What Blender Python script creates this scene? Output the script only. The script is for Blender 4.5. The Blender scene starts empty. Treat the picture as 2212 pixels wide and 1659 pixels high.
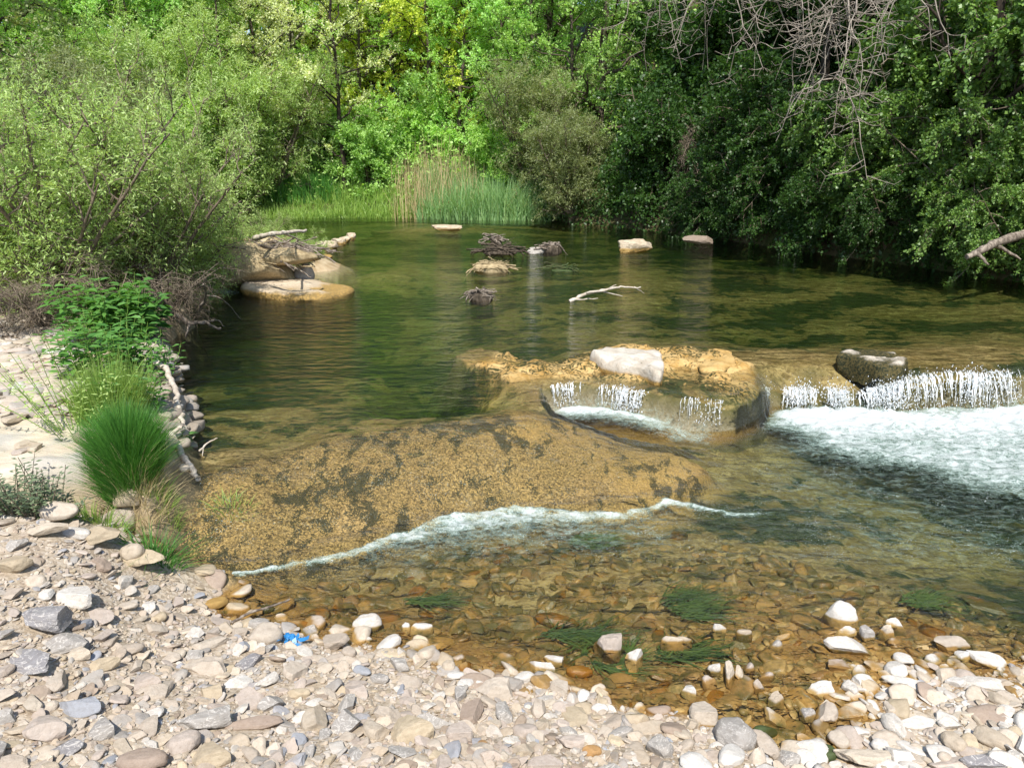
import bpy, bmesh, math, random
import numpy as np
from mathutils import Vector, Matrix
rnd = random.Random(7)
rng = np.random.default_rng(7)
scene = bpy.context.scene
COL = scene.collection
R = math.radians

# ------------------------------------------------------------------ camera
FPX, CU, CV, CZ, PITCH = 1671.0, 1106.0, 829.5, 1.8, R(16.6)
CP, SP = math.cos(PITCH), math.sin(PITCH)
cam = bpy.data.cameras.new("camera")
cam.sensor_width = 36.0
cam.lens = 36.0 * FPX / 2212.0
cam.clip_start = 0.05
cam.clip_end = 500.0
camo = bpy.data.objects.new("camera", cam)
camo.location = (0, 0, CZ)
camo.rotation_euler = (R(90) - PITCH, 0, 0)
COL.objects.link(camo)
scene.camera = camo

def ray(u, v):
    dx = (u - CU) / FPX
    dy = (CV - v) / FPX
    return dx, CP + dy * SP, -SP + dy * CP
def pix(u, v, z):                     # point at height z seen at (u, v) of the measured photograph
    a, b, c = ray(u, v)
    t = (z - CZ) / c
    return np.array((a * t, b * t, z))
def pixy(u, v, y):                    # point at distance y seen at (u, v)
    a, b, c = ray(u, v)
    t = y / b
    return np.array((a * t, y, CZ + c * t))
def ppm(p):                           # measured pixels per metre at a point
    return FPX / (p[1] * CP - (p[2] - CZ) * SP)

# ------------------------------------------------------------------ numpy helpers
def smooth(a, b, x):
    t = np.clip((x - a) / (b - a), 0, 1)
    return t * t * (3 - 2 * t)
def _h(ix, iy, iz, s):
    n = (ix * 374761393 + iy * 668265263 + iz * 2147483647 + s * 974634541) & 0xFFFFFFFF
    n = ((n ^ (n >> 13)) * 1274126177) & 0xFFFFFFFF
    n = ((n ^ (n >> 16)) * 2246822519) & 0xFFFFFFFF
    return ((n ^ (n >> 15)) & 0xFFFFFF) / float(0xFFFFFF)
def vnoise(x, y, z=None, s=0):
    x = np.asarray(x, float); y = np.asarray(y, float)
    z = np.zeros_like(x) if z is None else np.asarray(z, float)
    fx, fy, fz = np.floor(x), np.floor(y), np.floor(z)
    ix, iy, iz = fx.astype(np.int64), fy.astype(np.int64), fz.astype(np.int64)
    tx, ty, tz = x - fx, y - fy, z - fz
    tx = tx * tx * (3 - 2 * tx); ty = ty * ty * (3 - 2 * ty); tz = tz * tz * (3 - 2 * tz)
    r = 0
    for a in (0, 1):
        for b in (0, 1):
            for c in (0, 1):
                w = (tx if a else 1 - tx) * (ty if b else 1 - ty) * (tz if c else 1 - tz)
                r = r + w * _h(ix + a, iy + b, iz + c, s)
    return r
def fbm(x, y, z=None, s=0, o=4):
    r, a, t = 0, 1.0, 0
    for i in range(o):
        k = 2.03 ** i
        r = r + a * vnoise(np.asarray(x) * k + 3.7 * i, np.asarray(y) * k - 1.3 * i, None if z is None else np.asarray(z) * k, s + i)
        t += a; a *= 0.5
    return r / t
def sdist(px, py, poly):              # signed distance, positive inside
    px = np.asarray(px, float); py = np.asarray(py, float)
    d2 = np.full(px.shape, 1e18); ins = np.zeros(px.shape, bool)
    P = np.asarray(poly)[:, :2]
    for i in range(len(P)):
        ax, ay = P[i]; bx, by = P[(i + 1) % len(P)]
        ex, ey = bx - ax, by - ay
        L = ex * ex + ey * ey + 1e-12
        t = np.clip(((px - ax) * ex + (py - ay) * ey) / L, 0, 1)
        d2 = np.minimum(d2, (px - ax - t * ex) ** 2 + (py - ay - t * ey) ** 2)
        c = (ay > py) != (by > py)
        xi = ax + (py - ay) / (by - ay if abs(by - ay) > 1e-12 else 1e-12) * ex
        ins ^= c & (px < xi)
    d = np.sqrt(d2)
    return np.where(ins, d, -d)
class RBF:
    def __init__(s, pts, c=0.25):
        P = np.array([pix(*p) for p in pts]); s.P = P[:, :2]; s.c = c
        s.m = P[:, 2].mean()
        d = np.sqrt(((s.P[:, None] - s.P[None]) ** 2).sum(-1) + c * c)
        s.w = np.linalg.solve(d + 1e-6 * np.eye(len(P)), P[:, 2] - s.m)
    def __call__(s, x, y):
        r = np.full(np.shape(x), s.m)
        for (a, b), w in zip(s.P, s.w):
            r = r + w * np.sqrt((x - a) ** 2 + (y - b) ** 2 + s.c ** 2)
        return r

# ------------------------------------------------------------------ objects
def tag(o, label=None, cat=None, group=None, kind=None):
    if label: o['label'] = label
    if cat: o['category'] = cat
    if group: o['group'] = group
    if kind: o['kind'] = kind
    return o
def empty(name, loc, label, cat, group=None, rz=0.0, scale=1.0):
    o = bpy.data.objects.new(name, None)
    o.location = loc; o.rotation_euler = (0, 0, rz); o.scale = (scale,) * 3
    o.empty_display_size = 0.1
    COL.objects.link(o)
    return tag(o, label, cat, group)
def mesh_np(name, V, F, attrs=None, smoothing=True, mats=(), cols=None):
    """V n x 3; F list of int arrays m x k (k = 3 or 4)."""
    me = bpy.data.meshes.new(name)
    V = np.ascontiguousarray(V, np.float32)
    F = [np.asarray(f, np.int32) for f in (F if isinstance(F, (list, tuple)) else [F]) if len(f)]
    me.vertices.add(len(V)); me.vertices.foreach_set("co", V.ravel())
    nl = sum(f.size for f in F); npol = sum(len(f) for f in F)
    me.loops.add(nl); me.polygons.add(npol)
    me.loops.foreach_set("vertex_index", np.concatenate([f.ravel() for f in F]))
    tot = np.concatenate([np.full(len(f), f.shape[1], np.int32) for f in F])
    st = np.concatenate([[0], np.cumsum(tot)[:-1]]).astype(np.int32)
    me.polygons.foreach_set("loop_start", st)
    me.polygons.foreach_set("loop_total", tot)
    me.polygons.foreach_set("use_smooth", np.full(npol, smoothing, bool))
    for k, a in (attrs or {}).items():
        at = me.attributes.new(k, 'FLOAT', 'POINT')
        at.data.foreach_set("value", np.ascontiguousarray(a, np.float32))
    for k, a in (cols or {}).items():
        at = me.attributes.new(k, 'FLOAT_COLOR', 'POINT')
        a = np.asarray(a, np.float32)
        at.data.foreach_set("color", np.ascontiguousarray(np.concatenate([a, np.ones((len(a), 1), np.float32)], 1)).ravel())
    for m in mats: me.materials.append(m)
    me.update(calc_edges=True)
    return me
def obj(name, me, parent=None, loc=None, mat=None):
    o = bpy.data.objects.new(name, me)
    if parent is not None: o.parent = parent
    if loc is not None: o.location = loc
    COL.objects.link(o)
    if mat is not None:
        if not len(me.materials): me.materials.append(mat)
        o.material_slots[0].link = 'OBJECT'; o.material_slots[0].material = mat
    return o
class MB:                              # a growing mesh
    def __init__(s): s.v = []; s.f = {3: [], 4: []}; s.t = []; s.n = 0
    def add(s, V, F, tone=0.5):
        V = np.asarray(V, float); F = np.asarray(F, np.int64)
        s.v.append(V); s.f[F.shape[1]].append(F + s.n)
        s.t.append(np.full(len(V), tone) if np.isscalar(tone) else np.asarray(tone)); s.n += len(V)
    def tube(s, pts, rad, n=5, tone=0.5, cap=True):
        P = np.asarray(pts, float); k = len(P)
        rad = np.broadcast_to(np.asarray(rad, float), (k,))
        T = np.gradient(P, axis=0); T /= np.linalg.norm(T, axis=1)[:, None] + 1e-9
        up = np.where(np.abs(T[:, 2:3]) > 0.9, np.array([[1., 0, 0]]), np.array([[0., 0, 1]]))
        if abs(T[:, 2]).max() > 0.9: up = np.tile(np.array([[0.83, 0.55, 0.05]]), (k, 1))
        A = np.cross(T, up); A /= np.linalg.norm(A, axis=1)[:, None] + 1e-9
        B = np.cross(T, A)
        a = np.arange(n) * 2 * np.pi / n
        V = P[:, None] + rad[:, None, None] * (np.cos(a)[None, :, None] * A[:, None] + np.sin(a)[None, :, None] * B[:, None])
        i = np.arange(k - 1)[:, None] * n + np.arange(n)[None]
        j = np.arange(k - 1)[:, None] * n + (np.arange(n)[None] + 1) % n
        F = np.stack([i, i + n, j + n, j], -1).reshape(-1, 4)
        s.add(V.reshape(-1, 3), F, tone)
        if cap and n >= 3:
            for q, c in ((0, P[0]), (k - 1, P[-1])):
                b = s.n
                s.add(np.vstack([V[q], c[None]]), [(m, (m + 1) % n, n) if q else ((m + 1) % n, m, n) for m in range(n)], tone)
    def mesh(s, name, mats=(), smoothing=True):
        V = np.concatenate(s.v); F = [np.concatenate(x) for x in s.f.values() if x]
        return mesh_np(name, V, F, {"tone": np.concatenate(s.t)}, smoothing, mats)
def unit(a):
    return a / (np.linalg.norm(a, axis=-1, keepdims=True) + 1e-9)
def leaves(mb, P, D, N, L, W, tone, fold=0.0, shape=4):
    """a leaf at each P pointing along D with face normal near N"""
    P = np.asarray(P); D = unit(np.asarray(D)); S = unit(np.cross(D, N)); U = np.cross(S, D)
    L = np.broadcast_to(L, (len(P),))[:, None]; W = np.broadcast_to(W, (len(P),))[:, None]
    tone = np.broadcast_to(tone, (len(P),))
    n = len(P)
    if shape == 4:
        m = P + D * L * 0.45
        V = np.stack([P, m + S * W / 2 + U * W * fold, P + D * L, m - S * W / 2 + U * W * fold], 1)
        F = np.arange(n)[:, None] * 4 + np.array([[0, 1, 2, 3]])
        mb.add(V.reshape(-1, 3), F, np.repeat(tone, 4))
    else:
        q = lambda a, b, c: P + D * L * a + S * W * b + U * W * c
        V = np.stack([P, q(.25, .42, .18), q(.6, .42, .12), q(1, 0, -.25), q(.6, -.42, .12), q(.25, -.42, .18), q(.5, 0, -.04)], 1)
        F = (np.arange(n)[:, None, None] * 7 + np.array([[0, 1, 2, 6], [6, 2, 3, 4], [0, 6, 4, 5]])[None]).reshape(-1, 4)
        mb.add(V.reshape(-1, 3), F, np.repeat(tone, 7))

# ------------------------------------------------------------------ materials
class NT:
    def __init__(s, name):
        s.m = bpy.data.materials.new(name); s.m.use_nodes = True
        s.t = s.m.node_tree; s.t.nodes.clear()
        s.out = s.n('ShaderNodeOutputMaterial')
    def n(s, typ, **kw):
        x = s.t.nodes.new(typ)
        for k, v in kw.items():
            if k in x.inputs: 
                i = x.inputs[k]
                if isinstance(v, bpy.types.NodeSocket): s.t.links.new(v, i)
                else: i.default_value = v
            else: setattr(x, k, v)
        return x
    def l(s, a, b): s.t.links.new(a, b)
    def attr(s, name): return s.n('ShaderNodeAttribute', attribute_name=name)
    def pos(s): return s.n('ShaderNodeNewGeometry').outputs['Position']
    def noise(s, vec, scale, detail=4, rough=0.55, dist=0.0, col=False):
        x = s.n('ShaderNodeTexNoise', Scale=scale, Detail=detail, Roughness=rough, Distortion=dist)
        if vec is not None: s.l(vec, x.inputs['Vector'])
        return x.outputs['Color' if col else 'Fac']
    def vor(s, vec, scale, feature='F1', out='Distance', rand=1.0):
        x = s.n('ShaderNodeTexVoronoi', feature=feature, Scale=scale, Randomness=rand)
        s.l(vec, x.inputs['Vector']); return x.outputs[out]
    def math(s, op, a, b=0.0, clamp=False):
        x = s.n('ShaderNodeMath', operation=op, use_clamp=clamp)
        for i, q in enumerate((a, b)):
            if isinstance(q, bpy.types.NodeSocket): s.l(q, x.inputs[i])
            else: x.inputs[i].default_value = q
        return x.outputs[0]
    def ss(s, x, a, b, lo=0.0, hi=1.0):
        m = s.n('ShaderNodeMapRange', interpolation_type='SMOOTHSTEP')
        s.l(x, m.inputs[0]) if isinstance(x, bpy.types.NodeSocket) else None
        for i, q in zip((1, 2, 3, 4), (a, b, lo, hi)): m.inputs[i].default_value = q
        return m.outputs[0]
    def mix(s, f, a, b, mode='MIX'):
        x = s.n('ShaderNodeMix', data_type='RGBA', blend_type=mode)
        for i, q in ((0, f), (6, a), (7, b)):
            if isinstance(q, bpy.types.NodeSocket): s.l(q, x.inputs[i])
            elif i == 0: x.inputs[0].default_value = q
            else: x.inputs[i].default_value = (*q, 1)
        return x.outputs[2]
    def vmath(s, op, a, b):
        x = s.n('ShaderNodeVectorMath', operation=op)
        for i, q in enumerate((a, b)):
            if isinstance(q, bpy.types.NodeSocket): s.l(q, x.inputs[i])
            else: x.inputs[i].default_value = q
        return x.outputs[0]
    def bump(s, h, strength, dist=0.01, normal=None):
        x = s.n('ShaderNodeBump', Strength=strength, Distance=dist)
        s.l(h, x.inputs['Height'])
        if normal is not None: s.l(normal, x.inputs['Normal'])
        return x.outputs[0]
    def bsdf(s, color, rough=0.8, normal=None, spec=0.3):
        x = s.n('ShaderNodeBsdfPrincipled')
        for k, q in (('Base Color', color), ('Roughness', rough), ('Specular IOR Level', spec)):
            if isinstance(q, bpy.types.NodeSocket): s.l(q, x.inputs[k])
            else: x.inputs[k].default_value = (*q, 1) if k == 'Base Color' else q
        if normal is not None: s.l(normal, x.inputs['Normal'])
        return x.outputs[0]
    def done(s, shader): s.l(shader, s.out.inputs['Surface']); return s.m

def leaf_mat(name, a, b, trans=0.35, rough=0.45, spec=0.35):
    """two leaf greens mixed by the tone of each leaf, some light through the blade"""
    t = NT(name)
    tone = t.attr('tone').outputs['Fac']
    oi = t.n('ShaderNodeObjectInfo').outputs['Random']
    c = t.mix(tone, a, b)
    hs = t.n('ShaderNodeHueSaturation', Color=c)
    t.l(t.math('ADD', t.math('MULTIPLY', oi, 0.25), 0.88), hs.inputs['Value'])
    c = hs.outputs[0]
    p = t.bsdf(c, rough, spec=spec)
    tr = t.n('ShaderNodeBsdfTranslucent')
    t.l(t.mix(1.0, c, (2.0 * trans, 2.0 * trans, .9 * trans), 'MULTIPLY'), tr.inputs['Color'])
    mx = t.n('ShaderNodeAddShader'); t.l(p, mx.inputs[0]); t.l(tr.outputs[0], mx.inputs[1])
    return t.done(mx.outputs[0])
def bark_mat(name, a, b, scale=30.0):
    t = NT(name)
    p = t.n('ShaderNodeTexCoord').outputs['Object']
    q = t.vmath('MULTIPLY', p, (1, 1, 0.25))
    n = t.noise(q, scale, 5, 0.65)
    c = t.mix(t.ss(n, .35, .65), a, b)
    return t.done(t.bsdf(c, 0.9, t.bump(n, 0.6, 0.01), 0.2))
# ------------------------------------------------------------------ the lie of the land
LOW = RBF([(0,1659,.28),(550,1659,.22),(1106,1659,.16),(1500,1659,.09),(1660,1659,.05),(1760,1659,.015),(-500,1659,.36),(-500,1250,.42),
 (0,1300,.34),(0,1180,.38),(150,1180,.33),(290,1200,.2),(300,1280,.15),(400,1290,.07),(200,1400,.22),
 (480,1325,.0),(560,1345,.005),(700,1372,.0),(860,1400,.0),(960,1440,.005),(1100,1455,.005),(1230,1500,.005),(1330,1530,.005),(1480,1560,.005),(1570,1585,.005),
 (300,1450,.17),(600,1500,.1),(900,1550,.09),(1200,1600,.07),(1400,1620,.06),
 (2212,1659,.07),(2000,1659,.05),(1860,1620,.015),(2212,1500,.025),(2000,1480,.005),(1800,1480,-.012),(1850,1400,-.025),(2000,1400,-.025),(2150,1400,-.025),(2600,1500,.03),
 (1650,1520,-.03),(1700,1600,-.015),(1400,1450,-.05),(1100,1400,-.05),(1500,1480,-.03),
 (700,1300,-.06),(900,1300,-.08),(1200,1250,-.08),(1500,1250,-.08),(1800,1280,-.08),(1200,1150,-.1),(1500,1160,-.1),(1750,1200,-.12),(2100,1330,-.1),(2212,1360,-.12),
 (1700,1050,-.2),(1900,1100,-.27),(2212,1200,-.3),(2212,1050,-.36),(1900,950,-.3),(1650,950,-.17),(1400,900,-.02),(1300,882,.0),(1500,920,-.06),(2600,1100,-.5),(2212,900,-.3)])
UPR = RBF([(700,965,.236),(900,925,.236),(1150,900,.236),(430,1040,.236),(560,1000,.236),
 (330,1235,-.03),(500,1245,-.04),(700,1203,-.04),(860,1162,-.04),(1050,1117,-.04),(1250,1107,-.04),(1440,1092,-.04),(1545,1012,-.03),(1500,985,.04),(1400,950,.08),(1300,918,.13),(1220,900,.18),
 (900,1030,.125),(1150,1000,.13),(1300,1010,.075),(600,1120,.09),(400,1130,.11),(750,1090,.085),(1400,1030,.035),(1050,1060,.06),(1150,950,.19),(900,975,.195),(650,1030,.17),
 (1000,900,.17),(850,860,-.1),(700,800,-.22),(800,890,.02),(950,845,-.1),(600,880,-.02),(480,900,.1),(450,960,.17),(600,960,.17),(500,750,-.15),(800,750,-.12),(900,805,-.12),(980,850,-.02),(700,680,-.2),
 (990,790,.2),(1100,770,.235),(1300,762,.235),(1500,770,.24),(1100,820,.25),(1300,810,.262),(1500,830,.262),(1600,790,.25),(1240,790,.225),
 (1026,742,.0),(1000,765,.0),(1080,850,.16),(950,770,-.06),(900,760,-.1),(1100,715,.05),(1400,700,.04),(1700,710,.0),(2000,700,.08),(2150,720,.12),(1900,640,.1),(1500,640,.1),(1200,640,.1),(900,620,.05),(830,600,.16),(1500,560,-.05),(1000,550,.0),(1300,590,.1),
 (1750,820,.14),(1650,750,.03),(1750,862,.03),(1980,785,.215),(2100,785,.225),(2212,785,.225),(2500,780,.22),
 (900,520,.1),(935,495,.22),(600,480,.0),(800,470,.1),(1100,480,.15)])
PZ = lambda L: np.array([pix(*p) for p in L])
UPP = np.vstack([PZ([(230,1238,0),(340,1238,-.02),(500,1247,-.03),(700,1206,-.03),(860,1164,-.03),(1050,1119,-.03),(1250,1109,-.03),(1440,1094,-.03),(1545,1014,-.02),
 (1500,987,.04),(1400,951,.1),(1300,919,.16),(1196,893,.2),(1178,862,.24),(1172,836,.25),(1190,834,.25),(1250,828,.25),(1320,836,.25),(1390,846,.25),(1470,856,.25),(1560,862,.24),(1590,872,.2),(1640,866,.15),
 (1660,868,.05),(1760,866,.05),(1850,850,.1),(1900,835,.18),(1950,818,.24),(2050,806,.25),(2130,812,.25),(2212,802,.25),(2400,800,.25),(2700,800,.25)]), [(30,5,0),(30,60,0),(-30,60,0),(-30,3,0)]])
RAMP = PZ([(200,1240,0),(340,1245,0),(500,1255,0),(700,1215,0),(860,1170,0),(1050,1125,0),(1250,1115,0),(1440,1100,0),(1560,1014,0),(1500,975,.04),(1400,943,.1),(1300,912,.18),(1150,890,.24),(900,915,.24),(700,955,.24),(560,992,.24),(430,1030,.24),(200,1060,.24)])
CHUTE = PZ([(1640,800,.2),(1700,770,.25),(1850,800,.2),(1880,850,.1),(1640,885,.03)])
LEDGE = PZ([(965,792,.24),(1060,768,.24),(1290,750,.24),(1500,752,.24),(1640,790,.24),(1660,840,.2),(1590,890,.1),(1400,870,.1),(1190,860,.1),(1120,840,.2),(1050,862,.2)])
RIVER = np.array([(14,-6),(10.5,3),(8.3,6.6),(6.5,9.4),(5,12.4),(3.6,15.2),(2,17.3),(.6,18.6),(-1.5,19.1),(-4,19.5),(-7.6,19.6),(-11,18.5),(-14,15),(-10,11.2),(-6.2,8.7),(-4.4,7.5),
 *[tuple(pix(u, v, .3)[:2]) for u, v in ((330,655),(440,690),(352,735),(372,780),(388,860),(402,950),(426,1030),(330,1100),(180,1085),(0,1105),(-400,1120))], (-8,2),(-8,-6)])
FARP = np.vstack([PZ([(380,560,.28),(560,560,.28),(680,548,.28),(770,512,.28),(800,500,.28),(940,493,.28),(1210,488,.28)]), [(4,60,0),(-40,60,0),(-40,12,0)]])
SLAB = PZ([(-300,880,.42),(60,868,.42),(190,930,.42),(200,1000,.42),(185,1060,.4),(60,1085,.38),(-300,1090,.38)])
ISL = pix(555, 548, .45)

def up_mask(x, y, off=0.0):
    w = 0.035
    return smooth(-w, w, sdist(x, y, UPP) + off)
def height(x, y, detail=True, want=False):
    x = np.asarray(x, float); y = np.asarray(y, float)
    su = up_mask(x, y)
    lo, up = LOW(x, y), UPR(x, y)
    up = np.minimum(up, .24)
    far = np.maximum(y - 20, 0); up = up - .1 * smooth(0, 3, far)
    ramp = smooth(-.14, .02, sdist(x, y, RAMP)); ledge = smooth(-.03, .1, sdist(x, y, LEDGE))
    fine = fbm(x * 7, y * 7, s=3, o=4) - .5
    mid = fbm(x * 1.6, y * 1.6, s=9, o=3) - .5
    if detail:
        lo = lo + .03 * fine * smooth(.25, -.05, lo) + .05 * mid * smooth(-.02, -.2, lo)
        up = up + (.05 * fine * (1 - .72 * ramp) * (1 - .5 * ledge) + .12 * mid * smooth(.2, .0, up))
        rid = np.abs(fbm(x * 3.1, y * 3.1, s=21, o=4) - .5)
        up = up + (np.minimum(up, .243) - up) * ledge + ledge * (.030 - .22 * rid + .06 * np.floor(4 * fbm(x * 2.2, y * 3, s=23)) / 4)
    h = lo + (up - lo) * su
    d = -sdist(x, y, RIVER)
    d = d + (.25 * (fbm(x * .9, y * .9, s=5) - .5) + .12 * (fbm(x * 4, y * 4, s=6) - .5)) * smooth(2.5, 5, y)
    near = smooth(-2.5, -3.2, x) * smooth(9, 7, y); near = np.maximum(near, smooth(-1.2, -1.6, x) * smooth(7, 6, y))
    slope = .22 + .42 * smooth(1, 5, x); slope = slope + (.02 - slope) * near
    dd = np.maximum(d, 0)
    bank = .30 + .25 * smooth(0, .4, dd) * (1 - near) + .12 * near + slope * np.minimum(dd, 9) + .24 * slope * np.maximum(dd - 9, 0)
    if detail:
        bank = bank + .35 * (fbm(x * .5, y * .5, s=30) - .5) * smooth(.5, 4, dd) * (1 - near) + .04 * (fbm(x * 5, y * 5, s=33) - .5)
        sl = smooth(-.02, .05, sdist(x, y, SLAB))
        bank = bank + sl * near * (.03 + .025 * (fbm(x * 1.5, y * 6, s=40) - .5) - .02 * smooth(.52, .6, fbm(x * 2, y * 5, s=41)))
    else: sl = 0
    o = smooth(-.06, .16, d)
    h = h + (bank - h) * o
    r2 = ((x - ISL[0]) / 1.3) ** 2 + ((y - ISL[1]) / 1.0) ** 2
    isl = np.exp(-r2 * 1.3)
    h = np.where(isl > .25, np.maximum(h, .66 * isl * (1 + .5 * mid) + .05 * fine), h)
    if not want: return h
    return h, dict(out=o, ramp=ramp * (1 - o), ledge=ledge * su * (1 - o), slab=sl * near * o, near=near, up=su * (1 - o), isl=smooth(.12, .4, isl), low=(1 - su) * (1 - o) * (1 - ramp))
SPC = pix(1330, 893, .08)
def small_pool(x, y):
    return .095 * np.exp(-(((x - SPC[0] + .05) / .5) ** 2 + ((y - SPC[1]) / .45) ** 2) ** 2)
def water(x, y, bed=None):
    if bed is None: bed = height(x, y)
    su = up_mask(x, y, .02)
    ramp = smooth(-.16, -.03, sdist(x, y, RAMP)); ch = smooth(-.08, .06, sdist(x, y, CHUTE))
    top = .25 + .045 * smooth(-.25, .05, sdist(x, y, FARP))
    b = np.minimum(UPR(x, y), .24)
    thin = np.minimum(top, np.maximum(b, 0) + .004 + .022 * fbm(x * 9, y * 9, s=51, o=3))
    top = top + (thin - top) * ramp
    top = top + (np.minimum(top, np.maximum(b, .02) + .06) - top) * ch
    return np.maximum(top * su, small_pool(x, y))
def H1(x, y): return float(height(np.array([x]), np.array([y]))[0])

def fan(s0, s1, ns, y0, y1, ny, off=1.0):
    s = np.linspace(s0, s1, ns)
    y = np.exp(np.linspace(math.log(y0 + off), math.log(y1 + off), ny)) - off
    Y, S = np.meshgrid(y, s, indexing='ij')
    X = S * (Y + off) * .72
    i = np.arange(ny - 1)[:, None] * ns + np.arange(ns - 1)[None]
    F = np.stack([i, i + 1, i + ns + 1, i + ns], -1).reshape(-1, 4)
    return X.ravel(), Y.ravel(), F

# ---- ground material
def ground_mat():
    t = NT('riverbed_rock_gravel_and_soil')
    p = t.pos(); A = lambda k: t.attr(k).outputs['Fac']
    sep = t.n('ShaderNodeSeparateXYZ', Vector=p).outputs
    warp = t.vmath('ADD', p, t.vmath('SCALE', t.vmath('SUBTRACT', t.noise(p, 7, 2, col=True), (.5, .5, .5)), (0, 0, 0)))
    wn = t.n('ShaderNodeVectorMath', operation='SCALE'); t.l(t.vmath('SUBTRACT', t.noise(p, 6, 3, col=True), (.5, .5, .5)), wn.inputs[0]); wn.inputs['Scale'].default_value = .22
    q = t.vmath('ADD', p, wn.outputs[0])
    n1 = t.noise(t.vmath('MULTIPLY', q, (.7, 1.2, 1)), 1.15, 5, .6); n2 = t.noise(q, 7, 5, .6); n3 = t.noise(q, 38, 4, .6); n4 = t.noise(p, 140, 3, .6)
    # under water: ochre stone with green weed, a darker green mix where it is deep
    tan = t.mix(t.ss(n2, .35, .68), (.22, .155, .055), (.46, .345, .15))
    tan = t.mix(t.ss(n3, .4, .7), tan, (.14, .095, .035))
    weed = t.mix(t.ss(n3, .3, .7), (.018, .030, .011), (.065, .075, .024))
    wf = t.math('ADD', n1, t.math('MULTIPLY', A('deep'), .17))
    wf = t.math('ADD', wf, t.math('MULTIPLY', t.math('SUBTRACT', n2, .5), .6))
    bed = t.mix(t.ss(wf, .54, .64), tan, weed)
    nz0 = t.n('ShaderNodeSeparateXYZ', Vector=t.n('ShaderNodeNewGeometry').outputs['Normal']).outputs[2]
    bed = t.mix(t.ss(nz0, .93, .75), bed, t.mix(.35, weed, tan))  # darkness of the water over steep faces is put into their colour
    # ledge: bright ochre travertine with black-green moss in its cracks
    led = t.mix(t.ss(n2, .3, .65), (.40, .23, .06), (.58, .40, .17))
    led = t.mix(t.ss(t.math('ADD', t.math('MULTIPLY', n3, .5), t.math('MULTIPLY', n1, .5)), .47, .55), led, (.045, .045, .015))
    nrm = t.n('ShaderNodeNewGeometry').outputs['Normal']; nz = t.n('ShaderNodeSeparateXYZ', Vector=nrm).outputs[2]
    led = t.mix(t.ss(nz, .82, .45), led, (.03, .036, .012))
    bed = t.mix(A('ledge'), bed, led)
    # ramp: pebbly brown crust with dark weed tufts
    vc = t.vor(t.vmath('ADD', p, t.vmath('MULTIPLY', t.noise(p, 30, 2, col=True), (.02, .02, .02))), 125, out='Color'); vs = t.n('ShaderNodeSeparateColor', Color=vc).outputs[0]
    rp = t.mix(vs, (.06, .042, .018), (.44, .30, .11))
    rp = t.mix(t.ss(n4, .45, .7), rp, (.14, .10, .045))
    rp = t.mix(t.ss(t.math('ADD', n1, t.math('MULTIPLY', sep[0], .12)), .45, .7), rp, t.mix(.45, rp, (.50, .32, .10)))
    tn = t.noise(t.vmath('MULTIPLY', q, (1.7, .7, 1)), 7, 4, .65)
    rp = t.mix(t.math('MULTIPLY', t.ss(t.math('ADD', t.math('ADD', tn, t.math('MULTIPLY', t.math('SUBTRACT', n4, .5), .5)), t.math('ADD', t.math('MULTIPLY', t.math('SUBTRACT', n1, .5), .7), t.math('MULTIPLY', sep[0], -.045))), .525, .61), .85), rp, (.026, .030, .016))
    bed = t.mix(A('ramp'), bed, rp)
    # gravel grit above water
    gv = t.n('ShaderNodeSeparateColor', Color=t.vor(p, 95, out='Color')).outputs
    grit = t.mix(gv[0], (.36, .29, .21), (.55, .48, .39)); grit = t.mix(t.ss(gv[1], .7, .75), grit, (.30, .24, .18))
    grit = t.mix(t.ss(n2, .35, .7), grit, t.mix(.5, grit, (.40, .32, .22)))
    wet = t.mix(1.0, grit, (.62, .42, .16), 'MULTIPLY')
    dry = t.ss(t.math('ADD', sep[2], t.math('MULTIPLY', n3, .02)), .012, .03)
    lowc = t.mix(t.ss(sep[2], -.10, -.03), bed, t.mix(dry, wet, grit))
    c = t.mix(A('low'), bed, lowc)
    # sandstone slab on the near bank
    sn = t.noise(t.vmath('MULTIPLY', p, (1, 3.5, 1)), 5, 6, .62)
    sl = t.mix(t.ss(sn, .35, .65), (.50, .42, .31), (.60, .53, .42)); sl = t.mix(t.ss(t.noise(p, 2.2, 3), .5, .62), sl, (.44, .41, .36))
    # soil, leaf litter
    soil = t.mix(t.ss(n2, .35, .65), (.05, .04, .022), (.13, .10, .055)); soil = t.mix(t.ss(n1, .45, .6), soil, (.03, .05, .012))
    pale = t.mix(t.ss(n2, .35, .65), (.40, .31, .20), (.52, .43, .31))
    o = t.mix(A('near'), soil, pale); o = t.mix(A('slab'), o, sl)
    c = t.mix(A('out'), c, o)
    c = t.mix(A('isl'), c, t.mix(t.ss(n2, .35, .65), (.36, .26, .15), (.52, .42, .28)))
    h = t.math('ADD', n3, t.math('MULTIPLY', n4, .5))
    h = t.math('ADD', h, t.math('MULTIPLY', sn, 2.0))
    return t.done(t.bsdf(c, .8, t.bump(h, .5, .012), .2))

X, Y, F = fan(-1.5, 1.5, 900, .3, 85, 620)
Z, msk = height(X, Y, want=True)
Wt = water(X, Y, Z)
msk['deep'] = np.clip((Wt - Z) / .4, 0, 1.2)
ground = tag(obj('riverbed', mesh_np('riverbed', np.stack([X, Y, Z], 1), F, msk, True, (ground_mat(),))), kind='structure')

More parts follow.
